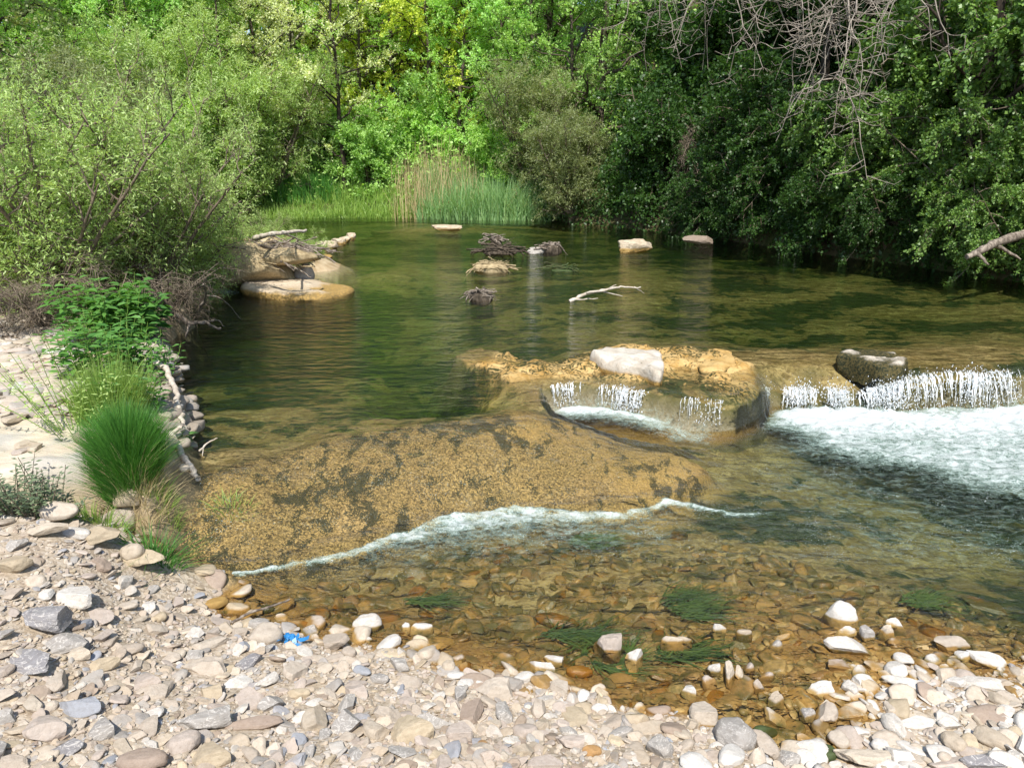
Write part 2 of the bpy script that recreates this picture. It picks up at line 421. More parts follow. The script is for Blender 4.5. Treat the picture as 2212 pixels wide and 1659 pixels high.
# ---- water: a closed body, clear green, its top following pools, ramp and falls
def water_mat():
    t = NT('clear_green_water')
    p = t.pos()
    st = t.attr('rough').outputs['Fac']
    a = t.noise(t.vmath('MULTIPLY', p, (1.0, 2.2, 1)), 4.2, 4, .55, .4)
    b = t.noise(t.vmath('MULTIPLY', p, (1.0, 1.8, 1)), 13, 3, .55, .3)
    c = t.noise(p, 95, 3, .6)
    h = t.math('ADD', t.math('MULTIPLY', a, 1.0), t.math('MULTIPLY', b, .2))
    h = t.math('ADD', h, t.math('MULTIPLY', t.math('MULTIPLY', c, st), .6))
    n0 = t.bump(t.math('ADD', a, t.math('MULTIPLY', b, .16)), .7, .05); n = t.bump(h, .9, .05)
    fr = t.n('ShaderNodeFresnel', IOR=1.33); t.l(n0, fr.inputs['Normal'])
    gl = t.n('ShaderNodeBsdfGlossy', Roughness=.06); t.l(n, gl.inputs['Normal'])
    tr = t.n('ShaderNodeBsdfTransparent', Color=(.97, .98, .97, 1))
    mx = t.n('ShaderNodeMixShader'); t.l(fr.outputs[0], mx.inputs[0]); t.l(tr.outputs[0], mx.inputs[1]); t.l(gl.outputs[0], mx.inputs[2])
    ab = t.n('ShaderNodeVolumeAbsorption', Color=(.50, .68, .42, 1), Density=1.6)
    t.l(ab.outputs[0], t.out.inputs['Volume'])
    return t.done(mx.outputs[0])
nx, ny = 720, 620
X, Y, F = fan(-1.35, 1.35, nx, .6, 24, ny)
Zb = height(X, Y)
Wz = water(X, Y, Zb)
su = up_mask(X, Y, .02); ramp = smooth(0, .1, sdist(X, Y, RAMP))
riff = (1 - su) * smooth(1.7, 2.6, Y) * smooth(-.35, -.05, LOW(X, Y))
edge = np.exp(-(sdist(X, Y, UPP) / .12) ** 2)
step = np.gradient(su.reshape(ny, nx), axis=0).ravel()
rough = np.clip(.10 + .9 * ramp * su + .55 * riff * smooth(1.9, 3.0, Y) + edge + .12 * (1 - su) * smooth(2.6, 3.4, Y), 0, 1)
Wz = Wz + .004 * (fbm(X * 11, Y * 16, s=61, o=3) - .5) * np.clip(riff + .5 * (1 - su) * smooth(2.4, 3.2, Y), 0, 1)
top = np.stack([X, Y, Wz], 1)
k = nx * ny
ring = np.concatenate([np.arange(nx), (np.arange(1, ny) * nx + nx - 1), ((ny - 1) * nx + np.arange(nx - 2, -1, -1)), (np.arange(ny - 2, 0, -1) * nx)])
low = top[ring].copy(); low[:, 2] = -1.5
side = np.stack([ring, np.roll(ring, -1), k + (np.arange(len(ring)) + 1) % len(ring), k + np.arange(len(ring))], 1)[:, ::-1]
cen = np.array([[0, 8, -1.5]])
bot = np.stack([k + (np.arange(len(ring)) + 1) % len(ring), k + np.arange(len(ring)), np.full(len(ring), k + len(ring))], 1)
me = mesh_np('water', np.vstack([top, low, cen]), [F, side, bot], {'rough': np.concatenate([rough, np.zeros(len(ring) + 1)])}, True, (water_mat(),))
tag(obj('water', me), kind='structure')
# ------------------------------------------------------------------ stones
def ico(n):
    b = bmesh.new(); bmesh.ops.create_icosphere(b, subdivisions=n, radius=1.0)
    v = np.array([x.co[:] for x in b.verts]); f = np.array([[q.index for q in p.verts] for p in b.faces]); b.free()
    return v, f
ICO = {k: ico(k) for k in (1, 2, 3, 4, 5)}
def stone_shape(n, seed, cuts=8, flat=.55, ang=.5):
    """unit stone about 2 x (0.7..) x flat*2 across, facetted by cutting planes"""
    g = np.random.default_rng(seed)
    v, f = ICO[n]; v = v.copy()
    for i in range(cuts):
        d = g.normal(size=3); d /= np.linalg.norm(d)
        if i == 0: d = np.array([g.normal() * .12, g.normal() * .12, 1.]); d /= np.linalg.norm(d)
        if i == 1: d = np.array([g.normal() * .12, g.normal() * .12, -1.]); d /= np.linalg.norm(d)
        r = g.uniform(.46, .84) if i > 1 else g.uniform(.5, .75)
        s = v @ d
        v = v - np.maximum(s - r, 0)[:, None] * d * (.6 + .4 * ang)
    k = g.uniform(0, 50)
    nz = fbm(v[:, 0] * 1.4 + k, v[:, 1] * 1.4, v[:, 2] * 1.4, s=seed, o=3) - .5
    v = v * (1 + .32 * nz)[:, None]
    nz = fbm(v[:, 0] * 5 + k, v[:, 1] * 5, v[:, 2] * 7, s=seed + 5, o=3) - .5
    v = v * (1 + .07 * nz)[:, None]
    v = v - (v.max(0) + v.min(0)) / 2
    v = v / ((v.max(0) - v.min(0)) / 2)
    return v, f
def stone_mat(name, base, alt, vein=.0, moss=0.0, attr=False, rough=.75):
    t = NT(name)
    p = t.pos(); ob = t.n('ShaderNodeTexCoord').outputs['Object']
    rn = t.n('ShaderNodeObjectInfo').outputs['Random']
    sep = t.n('ShaderNodeSeparateXYZ', Vector=p).outputs
    n1 = t.noise(p, 14, 4, .6); n2 = t.noise(p, 70, 4, .65); n3 = t.noise(p, 260, 3, .6)
    if attr:
        c = t.attr('hue').outputs['Color']
        c = t.mix(t.math('MULTIPLY', t.ss(n1, .4, .7), .4), c, (.42, .33, .24))
    else:
        c = t.mix(t.ss(t.math('ADD', n1, t.math('MULTIPLY', t.math('SUBTRACT', rn, .5), .5)), .3, .7), base, alt)
    c = t.mix(t.math('MULTIPLY', t.ss(n2, .35, .7), .35), c, t.mix(1.0, c, (.62, .56, .50), 'MULTIPLY'))
    c = t.mix(t.math('MULTIPLY', t.ss(n3, .55, .72), .3), c, (.16, .14, .12))
    if vein:
        vn = t.noise(t.vmath('MULTIPLY', p, (1, 1, 3)), 26, 3, .5, 1.4)
        ln = t.ss(t.math('ABSOLUTE', t.math('SUBTRACT', vn, .5)), .0, .03, 1, 0)
        c = t.mix(t.math('MULTIPLY', ln, vein), c, (.70, .66, .60))
    if moss:
        c = t.mix(t.math('MULTIPLY', t.ss(n1, .62 - .3 * moss, .74 - .3 * moss), .9), c, (.045, .075, .02))
    # the film of ochre diatoms and weed on what the stream wets
    wz = t.math('ADD', sep[2], t.math('MULTIPLY', t.math('SUBTRACT', n1, .5), .022))
    wet = t.ss(wz, .004, .014, 1, 0)
    yy = t.ss(sep[1], 3.9, 4.2, 1, 0)
    wet = t.math('MULTIPLY', wet, yy)
    film = t.mix(1.0, c, (.66, .46, .18), 'MULTIPLY')
    film = t.mix(t.math('MULTIPLY', t.ss(t.math('ADD', n1, t.math('MULTIPLY', sep[2], -1.2)), .44, .68), .75), film, (.045, .055, .016))
    c = t.mix(wet, c, film)
    h = t.math('ADD', t.math('MULTIPLY', n2, 1.0), t.math('MULTIPLY', n3, .5))
    return t.done(t.bsdf(c, t.ss(wet, 0, 1, rough, .3), t.bump(h, .55, .004), .3))
STONE = {
 'cream': ((0.496, 0.431, 0.344), (0.435, 0.365, 0.278)), 'white': ((0.574, 0.548, 0.505), (0.505, 0.470, 0.418)), 'beige': ((0.461, 0.400, 0.326), (0.400, 0.339, 0.274)),
 'grey': ((0.374, 0.348, 0.313), (0.322, 0.300, 0.274)), 'dark grey': ((0.270, 0.260, 0.260), (0.220, 0.210, 0.215)), 'blue-grey': ((0.322, 0.335, 0.357), (0.300, 0.310, 0.335)),
 'pinkish': ((0.444, 0.378, 0.322), (0.392, 0.335, 0.287)), 'brown': ((0.322, 0.252, 0.200), (0.278, 0.222, 0.174)), 'tan': ((0.452, 0.374, 0.261), (0.392, 0.322, 0.226)),
 'orange-brown': ((0.400, 0.235, 0.096), (0.348, 0.209, 0.096)), 'ochre': ((0.365, 0.235, 0.074), (0.313, 0.191, 0.061)), 'green': ((0.060, 0.085, 0.030), (0.130, 0.130, 0.060))}
SM = {k: stone_mat(k.replace(' ', '_').replace('-', '_') + '_stone', a, b, vein=.55 if k in ('grey', 'white', 'dark grey') else 0, moss=.5 if k == 'green' else 0) for k, (a, b) in STONE.items()}
PROTO = {}
for kind, cuts, ang in (('round', 4, .5), ('angular', 11, 1.0), ('flat', 10, 1.0), ('long', 9, .9)):
    for i in range(7):
        v, f = stone_shape(4, 100 + len(PROTO) * 13 + i, cuts, .5, ang)
        PROTO[kind, i] = mesh_np(kind + '_stone', v, f, None, kind == 'round')
KIND = {'r': ('round', .62), 'a': ('angular', .62), 'f': ('flat', .30), 'l': ('long', .55)}
# u, v, width, height in the measured photograph, colour, shape, tilt, label (only where written by hand)
HERO = [
(130,1119,68,38,'beige','r',0,'rounded beige boulder on pale grit in front of the sandstone slab'),
(220,1129,55,31,'brown','r',-10,'rounded brown-beige stone beside the stack of stones at the water'),
(273,1113,44,32,'cream','r',0,'cream stone at the top of the stack by the grass clump'),
(272,1146,92,46,'beige','l',48,'long grey-beige stone leaning across the stack at the water edge'),
(218,1166,70,40,'tan','f',0,'flat tan stone at the foot of the stack by the water'),
(290,1168,48,38,'tan','r',20,'cream-orange stone on the water side of the stack'),
(303,1209,92,30,'tan','f',-8,'flat tan slab with grass growing along its edge'),
(106,1150,68,24,'cream','f',12,None),(24,1202,34,27,'brown','r',0,'round brown cobble sitting on a grey-tan block'),(26,1226,80,44,'tan','a',20,'grey-tan angular block under the round brown cobble'),
(177,1228,60,30,'white','r',0,'smooth white egg-shaped stone on the gravel bank'),(164,1287,76,50,'white','a',0,'angular whitish stone with a ledge along its base'),
(94,1338,98,76,'dark grey','a',0,'large angular dark grey boulder among pale gravel'),(136,1386,92,50,'grey','f',0,'flat grey-beige stone in front of the dark grey boulder'),
(65,1427,106,54,'dark grey','f',-12,'flat olive-grey slab of stone in front of the dark boulder'),(172,1524,84,50,'blue-grey','a',10,'blue-grey slab-like stone lying on the gravel'),
(222,1574,54,56,'grey','a',0,'upright grey-beige block with flat faces on the gravel'),(307,1642,104,60,'brown','r',0,'rounded brown boulder at the bottom edge, larger than its neighbours'),
(460,1634,80,64,'tan','a',0,'smooth tan slab beside the brown boulder'),(573,1374,72,56,'beige','r',0,'rounded beige boulder at the waterline beside the blue plastic scrap'),
(559,1345,44,30,'grey','r',0,'grey-green stone half in the water behind the rounded beige boulder'),(457,1386,84,26,'beige','l',33,'elongated beige stone lying aslant on the gravel'),
(443,1436,92,42,'beige','a',0,'rough beige stone with a pitted surface on the gravel'),(549,1560,116,34,'brown','l',10,'long thin brown stone with an orange edge'),
(542,1509,68,52,'pinkish','f',0,'flat pale pinkish stone with square corners'),(443,1557,106,62,'grey','a',20,'mottled grey stone with white veins'),(344,1485,72,44,'beige','f',45,'flat pointed beige stone tilted up from the gravel'),
(317,1471,66,44,'pinkish','a',0,'rough reddish-brown stone behind the pointed beige stone'),(225,1431,60,36,'tan','a',25,None),(344,1328,32,27,'tan','r',0,'small round yellowish stone near the water edge'),
(539,1425,66,28,'dark grey','l',40,'dark slate-coloured stone leaning among pale pebbles'),(525,1393,26,28,'blue-grey','a',0,None),
(511,1315,58,36,'tan','r',0,'smooth tan boulder half sunk in the shallow water'),(467,1301,48,30,'ochre','r',20,'ochre stone half sunk beside the smooth tan boulder'),(566,1313,52,26,'green','r',0,'green weed-covered stone in the shallow water'),
(215,1325,62,32,'pinkish','f',-15,None),(170,1407,52,36,'cream','a',0,None),(583,1519,52,44,'grey','a',30,None),(645,1492,50,24,'tan','r',0,None),(638,1598,48,38,'blue-grey','f',30,'blue-grey triangular stone standing out among beige pebbles'),(140,1611,64,38,'dark grey','a',30,None),
(792,1347,62,42,'white','r',15,'large smooth white stone at the water edge'),(911,1356,48,24,'white','r',5,'oval white stone with a speckled top at the water edge'),(877,1354,20,20,'white','r',0,'small white stone touching the oval speckled stone'),(788,1374,31,15,'white','r',0,'small white pebble just below the large smooth white stone'),
(1071,1489,74,54,'beige','a',0,'large beige block with a flat front face at the gravel edge'),(1088,1536,34,60,'grey','l',95,'upright narrow grey stone in front of the large beige block'),(891,1581,92,72,'tan','a',0,'large porous tan boulder on the gravel'),
(993,1584,58,46,'pinkish','a',0,'pinkish-beige angular stone right of the porous tan boulder'),(932,1553,80,32,'grey','f',-10,'flat grey slab behind the porous tan boulder'),(1133,1577,56,40,'pinkish','r',0,None),(887,1470,56,34,'beige','f',25,None),(863,1431,50,34,'grey','a',-20,None),
(1170,1441,58,30,'white','a',-10,'white flat-topped stone with wet base at the gravel edge'),(1194,1424,48,24,'white','a',-15,None),(1133,1458,46,28,'white','r',20,None),(1211,1482,44,34,'beige','a',-30,None),(984,1453,36,22,'white','r',0,None),(969,1434,28,30,'cream','r',0,None),
(1204,1338,94,40,'ochre','r',-10,'large ochre boulder in the stream with weed round its base'),(1313,1391,54,54,'pinkish','a',0,'pyramid-shaped white and pink stone ringed by green weed'),(1371,1420,40,36,'white','a',30,'wet white-topped stone beside the pyramid-shaped stone'),
(1252,1448,56,32,'ochre','r',0,None),(1453,1383,50,24,'cream','r',0,'pale flat-topped stone standing in green weed'),(1259,1499,26,34,'white','l',60,None),(1296,1523,36,24,'white','r',0,None),(1405,1564,92,30,'cream','f',8,'long rough cream slab at the edge of the inlet'),
(1341,1577,56,30,'grey','r',15,None),(1426,1615,54,62,'grey','a',0,'square grey block near the bottom edge'),(1232,1601,60,44,'pinkish','a',0,None),(1279,1618,40,30,'orange-brown','r',0,'orange-brown cobble among pale stones'),(1041,1601,26,20,'orange-brown','r',0,'small bright orange pebble'),(1365,1628,40,26,'beige','r',0,None),(1177,1649,76,36,'pinkish','a',0,None),
(812,1267,34,22,'orange-brown','a',0,'reddish stone under the shallow water below the foam'),(780,1289,44,26,'ochre','r',0,None),(904,1272,44,26,'orange-brown','l',40,'orange stone under the rippled water'),(918,1335,40,18,'ochre','r',15,None),(1218,1152,92,36,'ochre','r',0,'submerged ochre boulder with dark weed below the ramp foam'),(1467,1153,36,24,'ochre','r',0,None),
(1816,1328,68,52,'white','r',-30,'big rounded white stone standing in the shallows'),(1830,1398,96,46,'white','a',-5,'large white slab-like stone with a wet green base'),(1826,1364,48,22,'white','f',0,None),(1871,1371,28,36,'grey','a',0,'small pointed grey stone between the white stones'),
(1935,1349,42,26,'white','a',-15,None),(1915,1366,34,28,'cream','a',0,None),(2055,1391,72,34,'beige','f',0,'flat beige stone in the shallows'),(2130,1427,80,38,'white','l',-30,'long white stone lying aslant at the edge of the gravel bar'),(2079,1417,32,26,'white','a',0,None),
(1935,1444,44,44,'white','r',70,'upright rounded white stone on the gravel bar'),(1963,1475,102,32,'white','l',-20,'long white stone with a patch of green weed on one end'),(2123,1473,78,30,'white','l',-15,None),(2065,1468,42,28,'white','a',0,None),(1813,1434,48,22,'pinkish','f',-10,None),(1894,1434,50,24,'cream','f',-10,None),
(1775,1492,60,40,'white','a',0,'rough white stone with brown stains among wet pebbles'),(1836,1485,32,42,'white','a',0,None),(1588,1592,88,84,'grey','r',-40,'largest grey-beige boulder at the inlet, with a scratched smooth face'),(1518,1543,58,54,'beige','a',0,'triangular beige block on the edge of the inlet'),
(1652,1611,44,78,'beige','l',98,'tall narrow beige stone leaning against the largest boulder'),(1654,1577,50,34,'green','r',0,'pale stone with green weed beside the tall narrow stone'),(1703,1638,48,46,'grey','a',0,'rough grey stone with a square top in the inlet'),(1784,1625,44,46,'green','r',0,'dark green moss-covered stone in the inlet'),
(1864,1634,112,54,'cream','a',0,'large cream boulder at the bottom edge beside the mossy stone'),(1932,1567,40,60,'white','l',105,None),(1980,1553,84,30,'white','f',-5,None),(2051,1558,52,36,'white','a',10,None),(2061,1598,52,44,'cream','r',-40,None),(2130,1642,104,40,'dark grey','a',0,'wide dark grey boulder on the pale gravel bar'),
(1901,1604,36,34,'white','r',0,None),(1945,1628,58,38,'white','a',-20,None),(2146,1594,72,48,'cream','r',-30,None),(1785,1547,42,54,'beige','a',60,None),(1830,1533,60,30,'tan','f',-10,None),(1744,1543,32,32,'grey','a',0,None),(1676,1512,40,30,'cream','a',20,None),
(1577,1454,20,56,'cream','l',80,'finger-shaped pale stone standing among wet pebbles'),(1598,1454,18,34,'cream','l',75,None),(1540,1444,30,28,'white','a',0,None),(1533,1471,32,26,'pinkish','r',0,None),(1618,1441,24,24,'pinkish','r',0,None),(1656,1458,34,18,'pinkish','r',0,None),(1489,1492,36,30,'white','a',-35,None),(1639,1482,24,30,'beige','a',0,None),
(1778,1260,44,32,'ochre','r',0,'ochre knob of rock breaking the rippled shallows'),(1840,1291,48,38,'tan','r',-30,'smooth tan stone under water behind the big white stone'),(1552,1359,28,20,'white','a',0,None),(1608,1366,34,22,'cream','r',0,None),(1475,1383,38,18,'cream','r',0,None),(1676,1393,30,24,'grey','r',0,None),(2126,1301,90,34,'ochre','f',-25,'flat brown slab lying under the shallow water'),
# stones of the left bank wall
(505,0,0,0,'grey','r',0,None)]
HERO = HERO[:-1]
DIRS = [((1, 0), 'right of'), ((-1, 0), 'left of'), ((0, -1), 'just behind'), ((0, 1), 'just in front of')]
stones = []           # (u, v, radius px, label or None, object, colour, shape word, width px)
def put_stone(x, y, a, b, T, yaw, colour, kind, sink=.22, tilt=(0, 0), zc=None, idx=None):
    me = PROTO[kind, rnd.randrange(7) if idx is None else idx]
    o = bpy.data.objects.new('stone', me); COL.objects.link(o)
    z = H1(x, y) if zc is None else zc
    o.location = (x, y, z + T * (.5 - sink)); o.scale = (a / 2, b / 2, T / 2)
    o.rotation_euler = (tilt[0], tilt[1], yaw)
    if not len(me.materials): me.materials.append(SM['beige'])
    o.material_slots[0].link = 'OBJECT'; o.material_slots[0].material = SM[colour]
    return o
placed = []           # x, y, r
for (u, v, wp, hp, colr, k, tilt, lab) in HERO:
    kind, kt = KIND[k]
    p = pix(u, v, 0.0)
    for _ in range(3):
        h = H1(p[0], p[1]); p = pix(u, v, h + .02)
    s = ppm(p); el = math.atan2(CZ - p[2], p[1])
    steep = abs(math.sin(R(tilt))) > .8
    if steep:           # longer away from the viewer / upright
        d = hp / s / (math.sin(el) + .45 * math.cos(el)); a = d; b = wp / s; T = .45 * d; yaw = R(90 + (tilt - 90))
    else:
        a = wp / s; b = hp / s / (math.sin(el) + kt * math.cos(el)); T = kt * b if k != 'f' else max(.3 * b, .015); yaw = R(tilt) * 1.3
        if k == 'l': T = .6 * b
    under = h < -.03
    zc = None
    if h < -.008 and not (lab and ('under' in lab or 'submerged' in lab or 'half sunk' in lab)) and colr not in ('orange-brown', 'ochre', 'tan', 'green'):
        zt = max(h, -.22 * T); p = pix(u, v, zt + .3 * T); under = False; T += max(zt - h, 0); zc = h
    o = put_stone(p[0], p[1], a * 1.06, b * 1.08, T * 1.25, yaw, colr, kind, .14 if not under else .3, (rnd.uniform(-.12, .12), rnd.uniform(-.12, .12)), zc)
    if len(placed) < 8: o.location.z += .03; o.scale = [q * f for q, f in zip(o.scale, (1.15, 1.1, 1.45))]
    if k == 'f' and not under: o.rotation_euler[0] += R(10)
    placed.append((p[0], p[1], .42 * max(a, b)))
    stones.append([u, v, wp / 2, lab, o, colr, kind, wp])

# the other stones large enough to be seen one by one
def to_px(x, y, z):
    dz = z - CZ; dep = y * CP - dz * SP
    return CU + FPX * x / dep, CV - FPX * (y * SP + dz * CP) / dep
PAL = ['cream'] * 5 + ['beige'] * 6 + ['grey'] * 3 + ['pinkish'] * 3 + ['white', 'white', 'white', 'tan', 'blue-grey', 'brown']
GRAV = PZ([(-300, 1105, .3), (120, 1100, .3), (300, 1190, .15), (330, 1250, .1), (420, 1285, .05), (540, 1335, 0), (700, 1370, 0), (870, 1395, 0), (960, 1435, 0), (1100, 1455, 0), (1230, 1490, 0), (1340, 1525, 0), (1480, 1560, 0), (1580, 1540, 0), (1620, 1440, 0), (1800, 1400, 0), (2050, 1370, 0), (2500, 1330, 0), (2700, 1900, 0), (-500, 1900, 0)])
XB = np.array([GRAV[:, 0].min(), GRAV[:, 0].max()])
tries = 0
while len(stones) < 292 and tries < 60000:
    tries += 1
    u, v = rnd.uniform(-30, 2240), rnd.uniform(1120, 1665)
    p = pix(u, v, .1); h = float(LOW(p[0], p[1])); p = pix(u, v, h + .01)
    if float(sdist(p[0:1], p[1:2], GRAV)[0]) < .0: continue
    a = rnd.uniform(.055, .12) * (.8 if p[0] > .7 else 1) * (1 if tries < 12000 else .75)
    if any((p[0] - q[0]) ** 2 + (p[1] - q[1]) ** 2 < (.46 * a + q[2]) ** 2 for q in placed): continue
    k = rnd.choice('raaaaffffl') if p[0] < .5 else rnd.choice('rrraafl'); kind, kt = KIND[k]
    colr = rnd.choice(PAL) if p[0] < .5 else rnd.choice(['white'] * 5 + ['cream'] * 3 + ['beige', 'pinkish'])
    b = a * rnd.uniform(.5, .85) * (.6 if k == 'l' else 1)
    o = put_stone(p[0], p[1], a, b, b * kt * rnd.uniform(.8, 1.2), rnd.uniform(0, 6.28), colr, kind, .18, (rnd.uniform(-.25, .25), rnd.uniform(-.25, .25)))
    placed.append((p[0], p[1], .42 * a)); stones.append([u, v, a * ppm(p) / 2, None, o, colr, kind, a * ppm(p)])
# labels: look, then the nearest stone described by hand and on which side of it
marks = [s for s in stones if s[3]]
WORD = {'round': 'rounded', 'angular': 'angular', 'flat': 'flat', 'long': 'elongated'}
SHORT = lambda s: ' '.join(s[3].split()[:])
def brief(m):
    t = m[3]
    for c in (' with ', ' at the ', ' beside ', ' lying ', ' leaning ', ' in front ', ' behind ', ' standing ', ' among ', ' on the ', ' near ', ' half ', ' under ', ' sitting ', ' breaking ', ' in the ', ' touching ', ' just ', ' ringed ', ' on pale ', ' tilted ', ' by the ', ' below ', ' right of ', ' across '):
        t = t.split(c)[0]
    return t.strip(' ,')
cnt = {}
for m in marks: cnt[brief(m)] = cnt.get(brief(m), 0) + 1
marks = [m for m in marks if cnt[brief(m)] == 1 and len(brief(m).split()) <= 6]
used = {s[3] for s in stones if s[3]}
for s in stones:
    if s[3]: continue
    size = 'small' if s[7] < 42 else 'medium' if s[7] < 62 else 'large'
    done = False
    for ring, wd in ((1, ''), (2, 'a little '), (3, 'further ')):
        near = sorted(marks, key=lambda m: (m[0] - s[0]) ** 2 + (1.6 * (m[1] - s[1])) ** 2)[:5]
        for m in near:
            dx, dy = s[0] - m[0], 1.6 * (s[1] - m[1])
            if abs(dx) > 2.2 * abs(dy): rel = 'to the right of' if dx > 0 else 'to the left of'
            elif abs(dy) > 2.2 * abs(dx): rel = 'in front of' if dy > 0 else 'behind'
            else: rel = ('in front and ' if dy > 0 else 'behind and ') + ('right of' if dx > 0 else 'left of')
            t = f"{size} {s[5]} {WORD[s[6]]} stone {wd}{rel} the {brief(m)}"
            if len(t.split()) <= 16 and t not in used: done = True; break
        if done: break
    s[3] = t; used.add(t)
for s in stones: tag(s[4], s[3], 'stone', 'stones lying one by one on the gravel and in the shallows')

HP = np.array(placed)
# the mass of gravel nobody could count: one object
def scatter(nstone, lo, hi, n, region, zoff, name, shrink=1.0, kinds=(3, 9), nproto=14, seedv=1, palette=None, depth=-.16):
    g = np.random.default_rng(seedv)
    protos = [stone_shape(n, 900 + 7 * i + seedv, (4, 10, 11)[i % 3], .5, (.4, 1., 1.)[i % 3]) for i in range(nproto)]
    P = []
    while len(P) < nstone:
        s = g.uniform(-1.25, 1.25, 20000); y = np.exp(g.uniform(math.log(1.35 + .5), math.log(4.6 + .5), 20000)) - .5
        x = s * (y + .6) * .72
        ok = sdist(x, y, region) > g.uniform(-.06, .03, len(x))
        x, y = x[ok], y[ok]
        near = ((x[:, None] - HP[None, :, 0]) ** 2 + (y[:, None] - HP[None, :, 1]) ** 2 < (HP[None, :, 2] * .92) ** 2).any(1)
        x, y = x[~near], y[~near]; z = height(x, y)
        ok = z > depth
        P += list(zip(x[ok], y[ok], z[ok]))
    P = np.array(P[:nstone])
    V, Fs, C = [], [], []; base = 0
    pal = np.array([STONE[k][g.integers(2)] for k in (palette or PAL)])
    palw = np.array([STONE[k][0] for k in ['white'] * 3 + ['cream'] * 2 + ['beige', 'tan', 'pinkish']])
    for i, (x, y, z) in enumerate(P):
        v, f = protos[g.integers(nproto)]
        a = lo * (hi / lo) ** (g.random() ** 1.8)
        fl = g.uniform(.16, .5); b = a * g.uniform(.5, .95)
        q = v * np.array([a, b, a * fl * .8]) / 2
        t1, t2, yw = g.normal() * .3, g.normal() * .3, g.uniform(0, 6.28)
        M = np.array((Matrix.Rotation(yw, 3, 'Z') @ Matrix.Rotation(t1, 3, 'X') @ Matrix.Rotation(t2, 3, 'Y')))
        q = q @ M.T + np.array([x, y, z + a * fl * g.uniform(-.05, .35) + zoff])
        V.append(q); Fs.append(f + base); base += len(v)
        pl = palw if (x > .55 and g.random() < .8) else pal
        C.append(np.tile(pl[g.integers(len(pl))] * g.uniform(.92, 1.2), (len(v), 1)))
    return np.vstack(V), np.vstack(Fs), np.vstack(C)
BEDR = PZ([(420, 1262, 0), (560, 1258, 0), (760, 1225, 0), (1000, 1150, 0), (1300, 1135, 0), (1600, 1150, 0), (1900, 1230, 0), (2600, 1290, 0), (2700, 1700, 0), (1700, 1700, 0), (1300, 1560, 0), (900, 1430, 0), (500, 1350, 0)])
a = scatter(4200, .022, .075, 3, GRAV, 0, 'gravel', seedv=1)
b = scatter(17000, .009, .03, 2, GRAV, 0, 'gravel', seedv=2)
V = np.vstack([a[0], b[0]]); F = np.vstack([a[1], b[1] + len(a[0])])
gm = stone_mat('mixed_gravel', None, None, attr=True)
tag(obj('gravel', mesh_np('gravel', V, F, None, False, (gm,), {'hue': np.vstack([a[2], b[2]])})), kind='stuff')
a = scatter(3400, .03, .13, 3, BEDR, -.008, 'stream_pebbles', seedv=3, palette=['tan', 'beige', 'tan', 'grey', 'brown', 'ochre', 'cream'])
tag(obj('stream_pebbles', mesh_np('stream_pebbles', a[0], a[1], None, True, (gm,), {'hue': a[2]})), kind='stuff')
GR2 = PZ([(-300, 690, .42), (150, 690, .42), (170, 760, .42), (130, 860, .42), (60, 900, .42), (-300, 930, .42)])
# ------------------------------------------------------------------ white water and painted sun glints
def foam_mat():
    t = NT('white_water_painted_glints')
    p = t.pos(); d = t.attr('dens').outputs['Fac']
    w = t.n('ShaderNodeVectorMath', operation='SCALE'); t.l(t.vmath('SUBTRACT', t.noise(p, 5, 3, col=True), (.5, .5, .5)), w.inputs[0]); w.inputs['Scale'].default_value = .16
    q = t.vmath('ADD', p, w.outputs[0])
    n = t.noise(t.vmath('MULTIPLY', q, (1, 1.6, 1)), 13, 6, .72); f = t.noise(p, 120, 4, .75)
    lace = t.ss(t.math('ABSOLUTE', t.math('SUBTRACT', t.noise(t.vmath('MULTIPLY', q, (1, 1.7, 1)), 13, 4, .6), .5)), 0, .13, 1, 0)
    a = t.math('ADD', t.math('MULTIPLY', d, 1.6), t.math('MULTIPLY', t.math('SUBTRACT', n, .5), 1.6))
    a = t.math('ADD', a, t.math('MULTIPLY', t.math('SUBTRACT', f, .5), 1.5))
    a = t.math('ADD', a, t.math('MULTIPLY', lace, .28))
    fac = t.ss(a, .25, 1.6, 0, .92)
    fac = t.math('MULTIPLY', fac, t.ss(d, 0, .12))
    gl = t.math('MULTIPLY', t.ss(t.noise(p, 150, 1, .5), .67, .72), t.ss(t.noise(p, 5, 3, .6), .42, .62)); gl = t.math('MULTIPLY', gl, t.ss(d, .015, .06))  # opaque white specks painted in to stand for sun glints on the ripples
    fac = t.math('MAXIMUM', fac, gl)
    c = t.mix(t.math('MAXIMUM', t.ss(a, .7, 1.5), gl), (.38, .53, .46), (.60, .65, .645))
    b = t.bsdf(c, .45, t.bump(t.math('ADD', f, n), .4, .015), .3)
    tr = t.n('ShaderNodeBsdfTransparent'); mx = t.n('ShaderNodeMixShader')
    t.l(fac, mx.inputs[0]); t.l(tr.outputs[0], mx.inputs[1]); t.l(b, mx.inputs[2])
    return t.done(mx.outputs[0])
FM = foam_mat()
def polyline_d(x, y, L):
    d = np.full(x.shape, 1e9); tt = np.zeros(x.shape)
    for i in range(len(L) - 1):
        a, b = L[i][:2], L[i + 1][:2]; e = b - a
        t = np.clip(((x - a[0]) * e[0] + (y - a[1]) * e[1]) / (e @ e), 0, 1)
        q = np.hypot(x - a[0] - t * e[0], y - a[1] - t * e[1])
        m = q < d; d = np.where(m, q, d); tt = np.where(m, (i + t) / (len(L) - 1), tt)
    return d, tt
